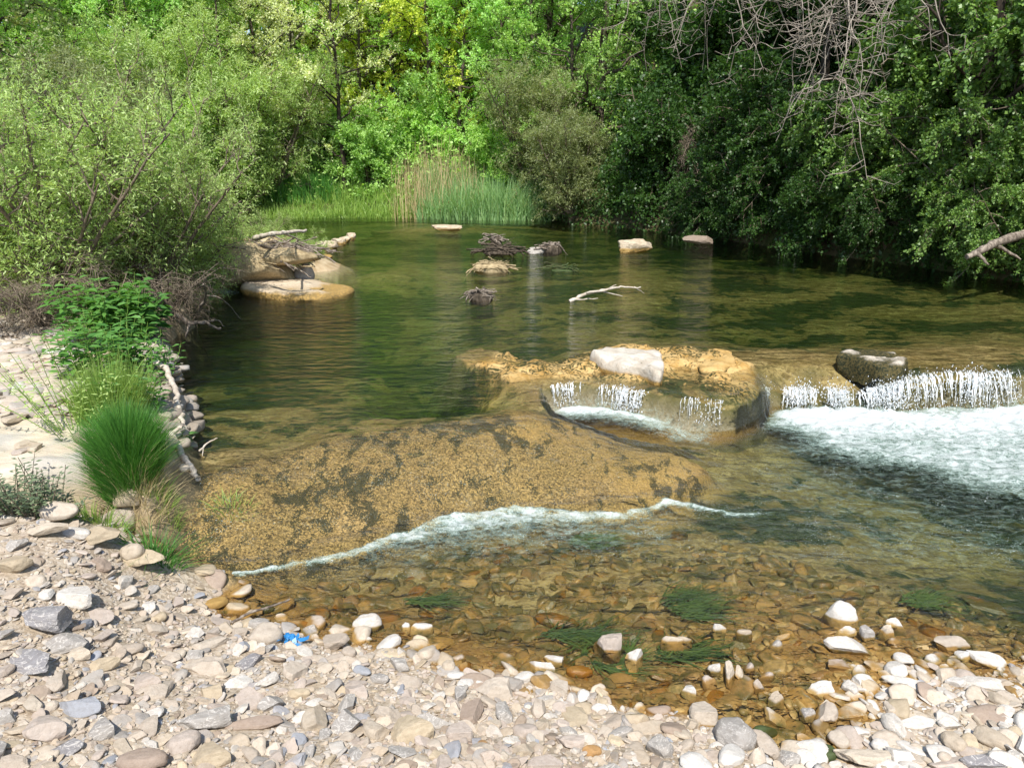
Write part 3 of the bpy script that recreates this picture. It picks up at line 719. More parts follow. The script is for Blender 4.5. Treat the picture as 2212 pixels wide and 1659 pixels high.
def foam(name, s0, s1, y0, y1, res, dens, lift=.02):
    x, y, f = fan(s0, s1, int((s1 - s0) * (y0 + y1 + 2) / 2 * .72 / res), y0, y1, int((y1 - y0) / res))
    d = dens(x, y)
    keep = (d[f] > .015).any(1); f = f[keep]
    idx = np.unique(f); mp = np.zeros(len(x), np.int64); mp[idx] = np.arange(len(idx)); f = mp[f]; x, y, d = x[idx], y[idx], d[idx]
    z = water(x, y) + .006 + lift * d * (fbm(x * 14, y * 18, s=71, o=4) * 1.6 - .3) + .5 * lift * d * (fbm(x * 45, y * 45, s=72, o=3) - .5)
    return tag(obj(name, mesh_np(name, np.stack([x, y, z], 1), f, {'dens': d}, True, (FM,))), kind='stuff')
PL = PZ([(1575, 915, 0), (1640, 862, 0), (1800, 850, 0), (1950, 835, .1), (2212, 815, .15), (2800, 815, .15), (2800, 1110, 0), (2212, 1120, 0), (2060, 1070, 0), (1900, 1015, 0), (1730, 970, 0), (1610, 940, 0)])
CREST = PZ([(1640, 872, .05), (1760, 868, .05), (1850, 855, .08), (1950, 825, .2), (2050, 812, .25), (2212, 808, .25), (2800, 806, .25)])
def d1(x, y):
    e = sdist(x, y, PL); c, _ = polyline_d(x, y, CREST)
    d = smooth(-.16, .5, e + .85 * (fbm(x * 1.3, y * 2.2, s=77) - .5)) * (.62 + .45 * smooth(.8, .03, c))
    st = .07 * smooth(1.3, 1.8, x) * smooth(2.9, 3.3, y) * smooth(4.9, 4.2, y) + .06 * smooth(.45, .6, x) * smooth(3.0, 3.25, y) * smooth(4.6, 4.2, y)  # faint density over the lower pool, only there to carry painted sparkles
    st = st * (1 - up_mask(x, y))
    return np.clip(np.maximum(d, st) * smooth(-.02, -.10, sdist(x, y, UPP)), 0, 1)
foam('foam_plume', .05, 1.35, 2.9, 6.2, .014, d1, .04)
P2 = PZ([(1170, 872, .09), (1300, 872, .09), (1400, 880, .09), (1560, 880, .06), (1600, 905, 0), (1530, 965, 0), (1450, 960, .0), (1330, 930, .05), (1210, 905, .09)])
C2 = PZ([(1185, 884, .09), (1300, 880, .09), (1400, 890, .09)])
def d2(x, y):
    c, _ = polyline_d(x, y, C2)
    return np.clip(smooth(-.04, .10, sdist(x, y, P2)) * (.34 + .65 * smooth(.28, .04, c)) * smooth(.0, -.09, sdist(x, y, UPP)), 0, 1)
foam('foam_pool', -.1, .6, 4.2, 6.0, .012, d2, .03)
L3 = PZ([(485, 1249, 0), (600, 1230, 0), (700, 1210, 0), (780, 1190, 0), (860, 1163, 0), (900, 1150, 0), (950, 1130, 0), (1050, 1114, 0), (1150, 1108, 0), (1250, 1113, 0), (1350, 1113, 0), (1400, 1100, 0), (1440, 1088, .0), (1490, 1094, 0), (1570, 1112, 0)])
def d3(x, y):
    c, t = polyline_d(x, y, L3)
    yl = np.interp(x, L3[:, 0], L3[:, 1]); below = yl - y + .05 * (fbm(x * 12, y * 12, s=79, o=4) - .5)
    c = np.abs(below) * .9 + .1 * c
    w = .016 + .24 * np.exp(-((t - .48) / .22) ** 2) + .02 * np.exp(-((t - .93) / .07) ** 2)
    core = np.exp(-(c / w) ** 2) * np.where(below < -.015, np.exp(-((below + .015) / .018) ** 2), 1)
    tail = smooth(.62, .05, below) * smooth(-.02, .03, below) * np.exp(-((t - .5) / .27) ** 2) * .40
    return np.clip(np.maximum(core * .62 * (.35 + 1.1 * fbm(x * 10, y * 10, s=78)), tail), 0, 1) * smooth(-.01, .03, x - L3[0, 0])
foam('foam_line', -.75, .55, 2.6, 4.3, .008, d3, .028)
P4 = PZ([(425, 622, .25), (500, 622, .25), (520, 636, .25), (430, 640, .25)])
foam('foam_riffle', -1.0, -.3, 7.5, 10.5, .03, lambda x, y: .7 * smooth(-.05, .12, sdist(x, y, P4)), .04)

def fall_mat():
    t = NT('falling_water')
    p = t.pos(); n = t.noise(t.vmath('MULTIPLY', p, (60, 60, 18)), 1.0, 3, .7)
    b = t.bsdf((.80, .83, .85), .2, spec=.6)
    tr = t.n('ShaderNodeBsdfTransparent', Color=(.95, .97, .97, 1)); mx = t.n('ShaderNodeMixShader')
    t.l(t.ss(n, .36, .6, .12, .95), mx.inputs[0]); t.l(tr.outputs[0], mx.inputs[1]); t.l(b, mx.inputs[2])
    return t.done(mx.outputs[0])
WF = fall_mat()
OCT = np.array([(1, 0, 0), (-1, 0, 0), (0, 1, 0), (0, -1, 0), (0, 0, 1), (0, 0, -1)], float)
OCF = np.array([(0, 2, 4), (2, 1, 4), (1, 3, 4), (3, 0, 4), (2, 0, 5), (1, 2, 5), (3, 1, 5), (0, 3, 5)])
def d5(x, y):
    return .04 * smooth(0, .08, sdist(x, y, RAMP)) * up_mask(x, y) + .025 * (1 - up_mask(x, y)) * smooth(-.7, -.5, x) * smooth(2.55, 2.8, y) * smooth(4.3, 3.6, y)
foam('painted_glints', -.85, .95, 2.5, 4.8, .012, d5, .0)  # thin sheet over ramp and riffle that carries the painted sun glints
def waterfall(label, crest, dens, drops, v0=.35, base=0.0, seedv=0, spray=.06, wide=.012):
    g = np.random.default_rng(seedv)
    C = PZ(crest); seg = np.linalg.norm(np.diff(C[:, :2], axis=0), axis=1); cl = np.concatenate([[0], np.cumsum(seg)])
    root = empty('waterfall', tuple(C.mean(0) * (1, 1, 0)), label, 'waterfall'); off = np.array(root.location)
    def at(t):
        x = np.interp(t, cl, C[:, 0]); y = np.interp(t, cl, C[:, 1]); z = np.interp(t, cl, C[:, 2]); return np.array([x, y, z])
    def dirn(t):
        a, b = at(max(t - .05, 0)), at(min(t + .05, cl[-1])); d = b - a; n = np.array([d[1], -d[0], 0]); n /= np.linalg.norm(n) + 1e-9
        return n if n[1] < 0 else -n
    m = MB()
    for i in range(int(dens * cl[-1])):
        t = g.uniform(0, cl[-1])
        if fbm(np.array([t * 7.0]), np.array([seedv * 5.0]), s=95)[0] < g.uniform(.25, .62): continue
        c = at(t); n = dirn(t); v = v0 * g.uniform(.5, 1.3); w = wide * g.uniform(.3, 1.3)
        T = math.sqrt(2 * max(c[2] - base, .02) / 9.8); a0 = g.uniform(-.25, .3); a1 = g.uniform(.6, 1.03)
        tt = np.linspace(max(a0, -.12) * T, a1 * T, 7)
        pz = np.where(tt > 0, c[2] - 4.9 * tt ** 2, c[2]) + .004
        P = c[None] + n[None] * (v * tt)[:, None] + g.normal(size=(7, 3)) * np.array([.003, .003, .001]); P[:, 2] = pz + .004
        S = np.array([-n[1], n[0], 0]) * w / 2; ww = np.sin(np.linspace(.35, 3.0, 7))[:, None]
        V = np.stack([P - S * ww, P + n * w * .3, P + S * ww], 1).reshape(-1, 3) - off
        k = np.arange(6)[:, None] * 3
        m.add(V, np.concatenate([k + np.array([[0, 1, 4, 3]]), k + np.array([[1, 2, 5, 4]])]))
    tag(obj('curtain', m.mesh('curtain', (WF,)), root), kind='stuff')
    N = int(drops * cl[-1]); t = g.uniform(0, cl[-1], N * 2); t = t[fbm(t * 7.0, np.full(len(t), seedv * 5.0), s=95) > g.uniform(.3, .66, len(t))][:N]; N = len(t)
    c = np.stack([np.interp(t, cl, C[:, k]) for k in range(3)], 1); nn = np.array([dirn(q) for q in t])
    T = np.sqrt(2 * np.maximum(c[:, 2] - base, .02) / 9.8) * g.random(N) ** .6
    P = c + nn * (v0 * T * g.uniform(.5, 1.7, N))[:, None] + g.normal(size=(N, 3)) * spray * np.array([.5, .5, .45]) * g.random(N)[:, None]
    P[:, 2] += .01 - 4.9 * T ** 2 + spray * .5 * np.abs(g.normal(size=N)) * (T * 4)
    P[:, 2] = np.maximum(P[:, 2], base + .005)
    r = g.uniform(.0018, .0068, N) * g.uniform(.5, 1, N)
    V = P[:, None] - off + OCT[None] * r[:, None, None] * np.array([1, 1, 1.8])
    dm = mesh_np('spray', V.reshape(-1, 3), (np.arange(N)[:, None, None] * 6 + OCF[None]).reshape(-1, 3), None, True, (WF,))
    tag(obj('spray', dm, root), kind='stuff')
    return root
waterfall('narrow curtain of water falling over the ochre ledge beside the brown ramp', [(1186, 834, .25), (1250, 826, .25), (1320, 834, .25), (1392, 848, .25)], 190, 1300, .28, .09, 1, .035, .0075)
waterfall('short trickles running down the mossy dark face of the ledge', [(1465, 858, .24), (1520, 862, .24), (1565, 868, .23)], 60, 500, .12, .06, 2, .02, .006)
waterfall('white churning fall at the foot of the smooth green chute', [(1640, 840, .12), (1700, 838, .15), (1760, 838, .15), (1850, 845, .13)], 190, 2600, .45, 0, 3, .10, .012)
waterfall('broad white fall over the tan sill beside the moss-sided rock', [(1850, 848, .13), (1905, 832, .18), (1955, 816, .24), (2050, 803, .255), (2130, 808, .255), (2212, 798, .255), (2420, 797, .255)], 190, 2600, .5, 0, 4, .10, .012)

# ------------------------------------------------------------------ rocks built from their outline
def rock(label, outline, z, thick, mat, rough=.02, top=.0, name='rock', n=72, cat='rock', group=None, tilt=0.0, seedv=0):
    O = np.array([pix(u, v, z) for u, v in outline]); c = O.mean(0)
    P = np.vstack([O, O[:1]]); L = np.concatenate([[0], np.cumsum(np.linalg.norm(np.diff(P, axis=0), axis=1))])
    q = np.stack([np.interp(np.linspace(0, L[-1], n, endpoint=False), L, P[:, k]) for k in range(3)], 1)
    for _ in range(2): q = .5 * q + .25 * (np.roll(q, 1, 0) + np.roll(q, -1, 0))
    prof = [(0, 1), (.25, 1), (.5, 1), (.7, .99), (.84, .97), (.93, .93), (.985, .82), (1.0, .62), (1.0, .4), (.99, .2), (.97, 0)]
    V = []
    for r, hgt in prof:
        p = c + (q - c) * r; p[:, 2] = z - thick * (1 - hgt); V.append(p)
    V = np.concatenate(V)
    s = seedv * 3.1
    ext = np.abs(q - c).max(); f = 2.2 / ext
    V[:, 2] += (top * (fbm(V[:, 0] * f + s, V[:, 1] * f, s=81, o=4) - .5) + tilt * (V[:, 0] - c[0])) * np.repeat([h for _, h in prof], n)
    nz = np.stack([fbm(V[:, 0] * 9 / ext * .35 + s + 9 * k, V[:, 1] * 9 / ext * .35, V[:, 2] * 14, s=82 + k, o=4) - .5 for k in range(3)], 1)
    V += nz * rough * 2
    k = len(prof); i = np.arange(k - 1)[:, None] * n + np.arange(n)[None]; j = np.arange(k - 1)[:, None] * n + (np.arange(n)[None] + 1) % n
    F = np.stack([i, i + n, j + n, j], -1).reshape(-1, 4)
    base = np.array([c[0], c[1], z - thick])
    o = obj(name, mesh_np(name, V - base, F, None, True, (mat,)), None, tuple(base))
    return tag(o, label, cat, group)
def limestone(name, a, b, zline, dark, stain):
    t = NT(name); p = t.pos(); z = t.n('ShaderNodeSeparateXYZ', Vector=p).outputs[2]
    n = t.noise(p, 9, 5, .65); f = t.noise(p, 55, 4, .65)
    c = t.mix(t.ss(n, .35, .65), a, b); c = t.mix(t.math('MULTIPLY', t.ss(f, .58, .7), .5), c, (.16, .14, .10))
    zz = t.math('ADD', z, t.math('MULTIPLY', t.math('SUBTRACT', n, .5), .07))
    c = t.mix(t.ss(zz, zline - .012, zline + .02, 1, 0), c, t.mix(t.ss(f, .4, .6), stain, dark))
    return t.done(t.bsdf(c, .8, t.bump(t.math('ADD', n, t.math('MULTIPLY', f, .4)), .7, .03), .25))
LW = limestone('white_limestone', (.60, .555, .48), (.46, .40, .32), .275, (.30, .20, .07), (.46, .28, .08))
LM = limestone('mossy_limestone', (.50, .44, .36), (.56, .50, .42), .335, (.02, .025, .012), (.10, .08, .03))
LO = limestone('ochre_wet_rock', (.44, .27, .085), (.55, .38, .16), .262, (.04, .04, .015), (.10, .08, .03))
LT = limestone('tan_limestone', (.58, .49, .37), (.46, .37, .26), .315, (.26, .18, .07), (.44, .28, .09))
rock('broken white limestone block lying on the wet ochre ledge above the small fall', [(1272, 757), (1300, 749), (1345, 746), (1395, 750), (1428, 753), (1434, 768), (1433, 797), (1425, 802), (1400, 792), (1378, 786), (1335, 781), (1300, 770)], .36, .15, LW, .035, .07, seedv=1)
rock('moss-sided boulder with a dry pale top on the lip of the broad fall', [(1808, 760), (1832, 747), (1885, 749), (1935, 758), (1965, 774), (1955, 790), (1915, 790), (1862, 777)], .335, .18, LM, .035, .07, seedv=2)
rock('orange wet rock with water running round it on the ledge end', [(1500, 775), (1540, 752), (1580, 758), (1590, 785), (1560, 800), (1515, 800)], .285, .12, LO, .03, .05, seedv=4)
rock('broad pale limestone slab sloping into the pool below the debris mound', [(520, 604), (565, 590), (640, 596), (690, 603), (730, 604), (766, 611), (758, 621), (715, 628), (690, 634), (620, 634), (560, 630), (520, 622)], .33, .14, LT, .035, .13, seedv=5, tilt=-.06)
def boulder(label, u, v, w, h, z0, mat, seedv, ang=.7, cuts=7, dep=.6, rot=0.0, sunk=.3, name='rock'):
    """a rock w by h measured pixels whose foot at (u, v) stands at z0"""
    p = pix(u, v, z0); s = ppm(p); el = math.atan2(CZ - z0, p[1]); W_ = w / s; D_ = W_ * dep
    T = max((h / s - D_ * .55 * math.sin(el)) / math.cos(el), .05); H_ = T / (1 - sunk)
    vv, ff = stone_shape(5, 300 + seedv, cuts, .5, ang)
    nz = fbm(vv[:, 0] * 4 + seedv, vv[:, 1] * 4, vv[:, 2] * 5, s=seedv, o=4) - .5; vv = vv * (1 + .16 * nz)[:, None]
    o = obj(name, mesh_np(name, vv * np.array([W_, D_, H_]) / 2, ff, None, True, (mat,)), None, (p[0], p[1] + D_ * .4, z0 + T - H_ / 2)); o.rotation_euler.z = rot
    return tag(o, label, 'rock')
boulder('low mossy hump of rock at the foot of the ledge, left of the churning fall', 1612, 897, 84, 40, .0, SM['green'], 31, .7, 7, .9)
boulder('rounded grey boulder perched on the pale limestone slab', 655, 604, 46, 36, .33, SM['grey'], 6, .5, 5)
for i, (u, v, w_, h_, z, lab) in enumerate([(702, 541, 50, 22, .26, 'largest rounded block in the row of pale blocks on the far weir'), (728, 530, 34, 15, .27, 'second pale block along the far weir, next to the largest'), (744, 523, 26, 13, .28, 'third pale block of the far weir, next to its end block'), (758, 517, 22, 14, .29, 'square end block of the row of pale blocks on the far weir'), (690, 558, 54, 9, .25, 'thin pale slab at the waterline below the row of blocks'), (964, 497, 68, 11, .29, 'long flat pale slab lying across the far weir in front of the reeds')]):
    boulder(lab, u, v, w_, h_, z, LT, 7 + i, .8, 8, .8 if i < 4 else .45)
boulder('pale jagged rock in the shaded water under the right bank', 1375, 541, 74, 25, .29, LT, 21, .95, 10)
boulder('low brown rock at the foot of the dark right bank', 1512, 524, 70, 15, .29, SM['brown'], 23, .9, 8)
boulder('grey mossy stone beside the tangle of roots in the far water', 1160, 546, 44, 12, .27, SM['grey'], 25, .8, 8)
BANKST = [(338, 888, 58, 44, 'beige', 'a', 'large grey-pink boulder at the bank edge beside the fallen branch'), (352, 922, 44, 26, 'beige', 'r', 'rounded stone under the large boulder at the pool edge'), (330, 915, 34, 14, 'grey', 'f', 'thin layered stone wedged under the large bank boulder'), (338, 748, 30, 40, 'grey', 'a', 'squared bank stone at the far end of the dry stone edging'), (345, 775, 40, 26, 'beige', 'a', 'bank stone behind the top of the fallen branch'), (352, 798, 34, 22, 'grey', 'f', 'flat bank stone just under the bend of the fallen branch'), (340, 845, 34, 26, 'beige', 'r', 'bank stone half hidden by leaves beside the fallen branch'), (398, 1010, 30, 14, 'cream', 'f', 'small pale stone between grass clump and mossy branch end'),
 (372, 960, 46, 30, 'grey', 'a', 'grey bank stone between the two bleached branches'), (360, 1000, 40, 24, 'beige', 'r', 'beige bank stone beside the mossy branch end'), (318, 960, 40, 22, 'beige', 'a', 'bank stone just behind the dense grass clump'), (366, 868, 30, 20, 'tan', 'a', 'tan bank stone under the middle of the bleached branch'),
 (30, 905, 60, 12, 'cream', 'f', None), (56, 955, 50, 10, 'cream', 'f', None), (75, 965, 40, 10, 'cream', 'f', None), (45, 968, 40, 10, 'pinkish', 'f', None)]
for (u, v, w_, h_, c_, k_, lab) in BANKST:
    z0 = .36 if lab else .47
    p = pix(u, v, z0); s = ppm(p); kind = KIND[k_][0]
    o = put_stone(p[0], p[1], w_ / s, w_ / s * .8, max(h_ / s * .85, .03), rnd.uniform(0, 6), c_, kind, .3, zc=(H1(p[0], p[1]) if not lab else z0 - h_ / s * .5))
    o.location.z = z0 if lab else o.location.z
    tag(o, lab or {30: 'thin pale flagstone on the near bank behind the sandstone slab', 56: 'pale flake of stone lying on the sandstone slab, the upper of three', 75: 'pale flake of stone lying on the sandstone slab, the one nearest the plants', 45: 'pinkish flake of stone lying on the sandstone slab'}[u], 'stone', 'stones along the near bank')
# gravel of the near bank, beyond the slab
g = np.random.default_rng(5); Vs, Fs, Cs, nb = [], [], [], 0
pr = [stone_shape(3, 700 + i, 8, .5, .8) for i in range(10)]
EDGE = np.array([(335, 735), (352, 760), (368, 820), (384, 880), (398, 950), (415, 1010), (330, 1085)], float)
for i in range(1900):
    u, v = g.uniform(-120, 175), g.uniform(688, 905)
    if i >= 1500:
        q_ = g.uniform(0, 6); k_ = min(int(q_), 5); u, v = EDGE[k_] + (EDGE[k_ + 1] - EDGE[k_]) * (q_ - k_) + (g.normal() * 22 - 14, g.normal() * 8)
    if i < 1500 and v > 860 and g.random() < .6: continue
    p = pix(u, v, .45); p = pix(u, v, H1(p[0], p[1])); a = g.uniform(.03, .2) if g.random() < (.35 if i < 1500 else .55) else g.uniform(.02, .07)
    vv, ff = pr[i % 10]; q = vv * np.array([a, a * g.uniform(.5, .9), a * .3]) / 2
    yw = g.uniform(0, 6.28); M = np.array(Matrix.Rotation(yw, 3, 'Z') @ Matrix.Rotation(g.normal() * .2, 3, 'X'))
    Vs.append(q @ M.T + p + (0, 0, .012)); Fs.append(ff + nb); nb += len(vv)
    Cs.append(np.tile(np.array(STONE[PAL[g.integers(18)]][0]) * (g.uniform(.95, 1.15) if i < 1500 else g.uniform(.6, .95)), (len(vv), 1)))
tag(obj('bank_gravel', mesh_np('bank_gravel', np.vstack(Vs), np.vstack(Fs), None, True, (gm,), {'hue': np.vstack(Cs)})), kind='stuff')

# ------------------------------------------------------------------ dead wood
W_PALE = bark_mat('weathered_pale_wood', (.40, .34, .27), (.58, .52, .44))
W_GREY = bark_mat('grey_dead_wood', (.10, .08, .065), (.33, .28, .23))
W_DARK = bark_mat('wet_dark_wood', (.035, .028, .02), (.12, .095, .07))
W_STRAW = bark_mat('straw_and_roots', (.30, .23, .13), (.46, .37, .22))
def wob(P, a, n=4, seedv=0):
    g = np.random.default_rng(seedv); P = np.asarray(P, float); t = np.linspace(0, 1, len(P)); tt = np.linspace(0, 1, (len(P) - 1) * n + 1)
    Q = np.stack([np.interp(tt, t, P[:, k]) for k in range(3)], 1)
    for _ in range(2): Q[1:-1] = .5 * Q[1:-1] + .25 * (Q[:-2] + Q[2:])
    return Q + g.normal(size=Q.shape) * a
def branch(label, paths, mat, name='driftwood_branch', cat='branch', group=None):
    """paths: list of (points, r0, r1); the first is the main stem, the others its side twigs"""
    base = np.array(paths[0][0][0], float)
    root = empty(name, tuple(base), label, cat, group)
    for i, (P, r0, r1) in enumerate(paths):
        m = MB(); Q = wob(P, r0 * .25, 5, i) - base
        m.tube(Q, np.linspace(r0, r1, len(Q)) * (1 + .15 * np.sin(np.arange(len(Q)) * 2.3)), 8 if i == 0 else 6)
        obj('limb' if i == 0 else 'twig', m.mesh('limb' if i == 0 else 'twig', (mat,)), root)
    return root
PX = lambda L, z=None: [pix(*q) if len(q) == 3 else pix(q[0], q[1], z) for q in L]
branch('bleached forked branch lying down the bank edge into the pool', [(PX([(335, 783, .54), (355, 790, .52), (368, 815, .49), (380, 850, .46), (388, 885, .42), (397, 920, .37), (402, 948, .31)]), .019, .013), (PX([(383, 885, .33), (378, 905, .3), (388, 930, .28)]), .012, .006), (PX([(352, 822, .40), (372, 822, .41)]), .008, .01), (PX([(388, 880, .34), (405, 900, .30), (412, 905, .27)]), .006, .003)], W_PALE)
branch('bleached branch stub with a mossy wet end pointing into the ramp water', [(PX([(368, 938, .42), (380, 958, .39), (395, 985, .35), (412, 1015, .30), (430, 1036, .25)]), .018, .016), (PX([(370, 938, .42), (382, 928, .44), (392, 922, .45)]), .013, .010)], W_PALE)
branch('thin bare twig sticking out over the shallow edge of the pool', [(PX([(430, 975, .27), (450, 955, .30), (470, 946, .33)]), .006, .003), (PX([(440, 965, .28), (437, 985, .26)]), .004, .002)], W_PALE)
branch('pale forked branch stranded in mid-stream above the ledge', [(PX([(1230, 652, .25), (1265, 634, .33), (1310, 626, .36), (1340, 621, .37), (1385, 622, .37)]), .022, .007), (PX([(1265, 634, .33), (1310, 628, .40), (1330, 615, .44)]), .012, .004), (PX([(1300, 630, .34), (1345, 640, .27)]), .010, .004), (PX([(1370, 620, .37), (1392, 634, .27)]), .008, .003), (PX([(1240, 648, .27), (1290, 645, .26)]), .012, .004)], W_PALE)
branch('long pale pole lying across the top of the debris mound', [(PX([(550, 516, .92), (580, 506, 1.0), (620, 502, 1.02), (661, 501, 1.0)]), .030, .014), (PX([(610, 504, 1.0), (650, 519, .72)]), .014, .008)], W_PALE)
branch('thin crooked branch lying on the slope of the debris mound', [(PX([(560, 530, .8), (620, 548, .62), (660, 560, .5), (680, 578, .36)]), .018, .008), (PX([(640, 520, .7), (690, 540, .5), (735, 532, .45)]), .012, .006), (PX([(600, 560, .6), (650, 585, .5), (672, 600, .42)]), .012, .005)], W_GREY)
branch('weathered dead log jutting from the bramble bank over the water', [([pixy(2088, 556, 8.7), pixy(2115, 543, 8.78), pixy(2150, 525, 8.95), pixy(2235, 500, 9.4)], .028, .06), ([pixy(2110, 545, 8.75), pixy(2135, 572, 8.7)], .03, .012), ([pixy(2150, 528, 8.95), pixy(2205, 560, 9.0)], .03, .01)], W_GREY, 'dead_log', 'log')
branch('dark crooked branch of the willow dipping into the pool', [(PX([(330, 640, .7), (380, 680, .45), (410, 700, .36), (440, 698, .36), (478, 712, .27)]), .030, .010), (PX([(410, 700, .36), (400, 730, .25)]), .014, .006), (PX([(440, 698, .36), (470, 690, .34), (485, 706, .26)]), .012, .005), (PX([(430, 670, .5), (445, 640, .65), (440, 615, .8)]), .014, .006)], W_GREY)
branch('arching bare twig over the water in front of the pale slab', [(PX([(430, 665, .4), (440, 638, .6), (470, 640, .62), (495, 660, .5), (520, 690, .33)]), .008, .003)], W_GREY)
branch('thin dead stick lying in the shallows by the waterline', [(PX([(500, 1345, .02), (540, 1322, .035), (590, 1308, .04), (625, 1296, .02)]), .006, .004)], W_GREY)
def pile(label, u, v, z0, rx, ry, hz, n, mat, mound, name='driftwood_pile', cat='driftwood', L=.5, seedv=0, r=.012):
    g = np.random.default_rng(seedv); c = pix(u, v, z0); root = empty(name, tuple(c), label, cat)
    vv, ff = stone_shape(4, 60 + seedv, 4, .5, .3)
    obj('mound', mesh_np('mound', vv * np.array([rx, ry, hz]) + (0, 0, hz * .1), ff, None, True, (mound,)), root)
    for k in range(n):
        m = MB(); a = g.uniform(0, 6.28); rr = g.random() ** .5; p0 = np.array([rx * rr * math.cos(a), ry * rr * math.sin(a), hz * (1.0 - rr * rr) + .02])
        a += g.normal() * .8; el = g.normal() * .35 - .1
        a = g.uniform(-.7, .7) + (3.14 if g.random() < .5 else 0); el = g.normal() * .3 + .12; d = np.array([math.cos(a) * math.cos(el), math.sin(a) * math.cos(el) * .5, math.sin(el)]); Ln = L * g.uniform(.3, 1.1)
        P = wob([p0 - d * Ln * .5, p0 + (0, 0, .03), p0 + d * Ln * .5 - (0, 0, .04)], .012, 3, k)
        m.tube(P, np.linspace(r, r * .4, len(P)) * g.uniform(.5, 1.4), 5)
        obj('stick', m.mesh('stick', (mat,)), root)
    return root
pile('dark tangle of washed-up roots stranded in the far water', 1080, 547, .27, .28, .15, .05, 50, W_DARK, W_DARK, L=.62, seedv=1, r=.016)
pile('small tangle of twigs on a hidden rock behind the dark root tangle', 1072, 524, .28, .10, .09, .10, 22, W_GREY, W_DARK, L=.5, seedv=2)
pile('dark root stump beside the grey mossy stone in the far water', 1188, 543, .28, .20, .12, .10, 22, W_GREY, W_DARK, L=.42, seedv=3)
pile('straw-covered rock capped with dry grass and roots in mid-stream', 1060, 585, .26, .24, .14, .09, 60, W_STRAW, W_STRAW, L=.42, seedv=4, r=.008)
pile('wet black stump with a straw-coloured back in mid-stream', 1040, 646, .26, .13, .09, .08, 30, W_GREY, W_DARK, L=.3, seedv=5, r=.009)
pile('mat of green weed and twigs caught on the riverbed in mid-stream', 1215, 585, .255, .16, .05, .02, 18, SM['green'], SM['green'], L=.5, seedv=6, r=.008)
pile('heap of flood debris and dry roots on the gravel mound behind the willow', 500, 575, .50, .75, .5, .28, 90, W_STRAW, W_STRAW, L=.8, seedv=7, r=.012)
pile('drift of grey sticks strewn over the top of the debris mound', 585, 550, .62, .62, .5, .10, 90, W_GREY, W_STRAW, L=.75, seedv=8, r=.010)
# ---- scrap of blue plastic
g = np.random.default_rng(3); m = MB()
for k in range(7):
    n = 6; a = g.uniform(0, 6.28); L = g.uniform(.03, .075); t = np.linspace(0, 1, n)
    P = np.stack([np.cos(a) * L * t, np.sin(a) * L * t * .6, .012 + .012 * np.sin(t * 7 + k)], 1) + g.normal(size=(n, 3)) * .003
    S = np.array([-math.sin(a), math.cos(a), .4]) * .008
    i = np.arange(n - 1)[:, None] * 2
    m.add(np.stack([P - S, P + S], 1).reshape(-1, 3), i + np.array([[0, 1, 3, 2]]))
vv, ff = stone_shape(3, 77, 6, .5, .9); m.add(vv * (1 + .35 * g.normal(size=(len(vv), 1)) * .5) * np.array([.02, .013, .012]) + (0, 0, .014), ff)
t = NT('blue_plastic'); bp = t.done(t.bsdf((.03, .20, .46), .4, spec=.5))
p = pix(625, 1384, H1(*pix(625, 1384, .02)[:2]) + .012)
tag(obj('plastic_scrap', m.mesh('plastic_scrap', (bp,), False), None, tuple(p)), 'crumpled scrap of blue plastic at the gravel waterline', 'litter')
# ---- weed streaming from stones in the shallows
AM = leaf_mat('stream_weed', (.03, .06, .014), (.09, .13, .03), .2, .3, .5)
def weed(label, u, v, w, h, n, seedv, ring=False):
    n = int(n * .35); w *= 1.15
    g = np.random.default_rng(seedv); c = pix(u, v, -.01); s = ppm(c); m = MB(); zs = []
    for k in range(n):
        a = g.uniform(0, 6.28); r = (g.uniform(.75, 1.0) if ring else g.random() ** .5)
        x0, y0 = w / s / 2 * r * math.cos(a), h / s / 2 * 1.7 * r * math.sin(a)
        L = g.uniform(.08, .26); n_ = 8; t = np.linspace(0, 1, n_); an = (a + 1.5 + g.normal() * .3) if ring else (g.normal() * .5 + .3)
        P = np.stack([x0 + math.cos(an) * L * t, y0 + math.sin(an) * L * t * .8 + .012 * np.sin(t * 5 + k * .7), np.full(n_, 0.)], 1) + g.normal(size=(n_, 3)) * .003
        hz = np.maximum(height(P[:, 0] + c[0], P[:, 1] + c[1]), -.05); P[:, 2] = hz + .012 + .012 * g.random() - c[2]
        S = np.array([-math.sin(an), math.cos(an), .2]) * g.uniform(.0015, .004); i = np.arange(n_ - 1)[:, None] * 2; tp = (1 - .8 * t)[:, None]
        m.add(np.stack([P - S * tp, P + S * tp], 1).reshape(-1, 3), i + np.array([[0, 1, 3, 2]]), g.random())
    return tag(obj('weed_clump', m.mesh('weed_clump', (AM,)), None, tuple(c)), label, 'water weed')
weed('green weed wrapped in a ring round the pyramid-shaped stone', 1310, 1400, 88, 66, 420, 1, True)
weed('green weed trailing below the large ochre boulder', 1225, 1362, 130, 18, 260, 2)
weed('green weed around the pale flat-topped stone', 1455, 1400, 80, 34, 260, 3)
weed('dark green weed at the foot of the rushing shallows', 1465, 1290, 70, 50, 320, 4)
weed('triangular tuft of green weed alone in the shallows', 1980, 1290, 60, 34, 260, 5)
weed('green weed clinging to stones by the inlet', 1490, 1310, 60, 40, 200, 6)
weed('strip of dark weed in the shallows below the foam line', 905, 1290, 70, 14, 160, 7)
weed('dark weed on the submerged boulder under the ramp foam', 1265, 1160, 70, 34, 240, 8)
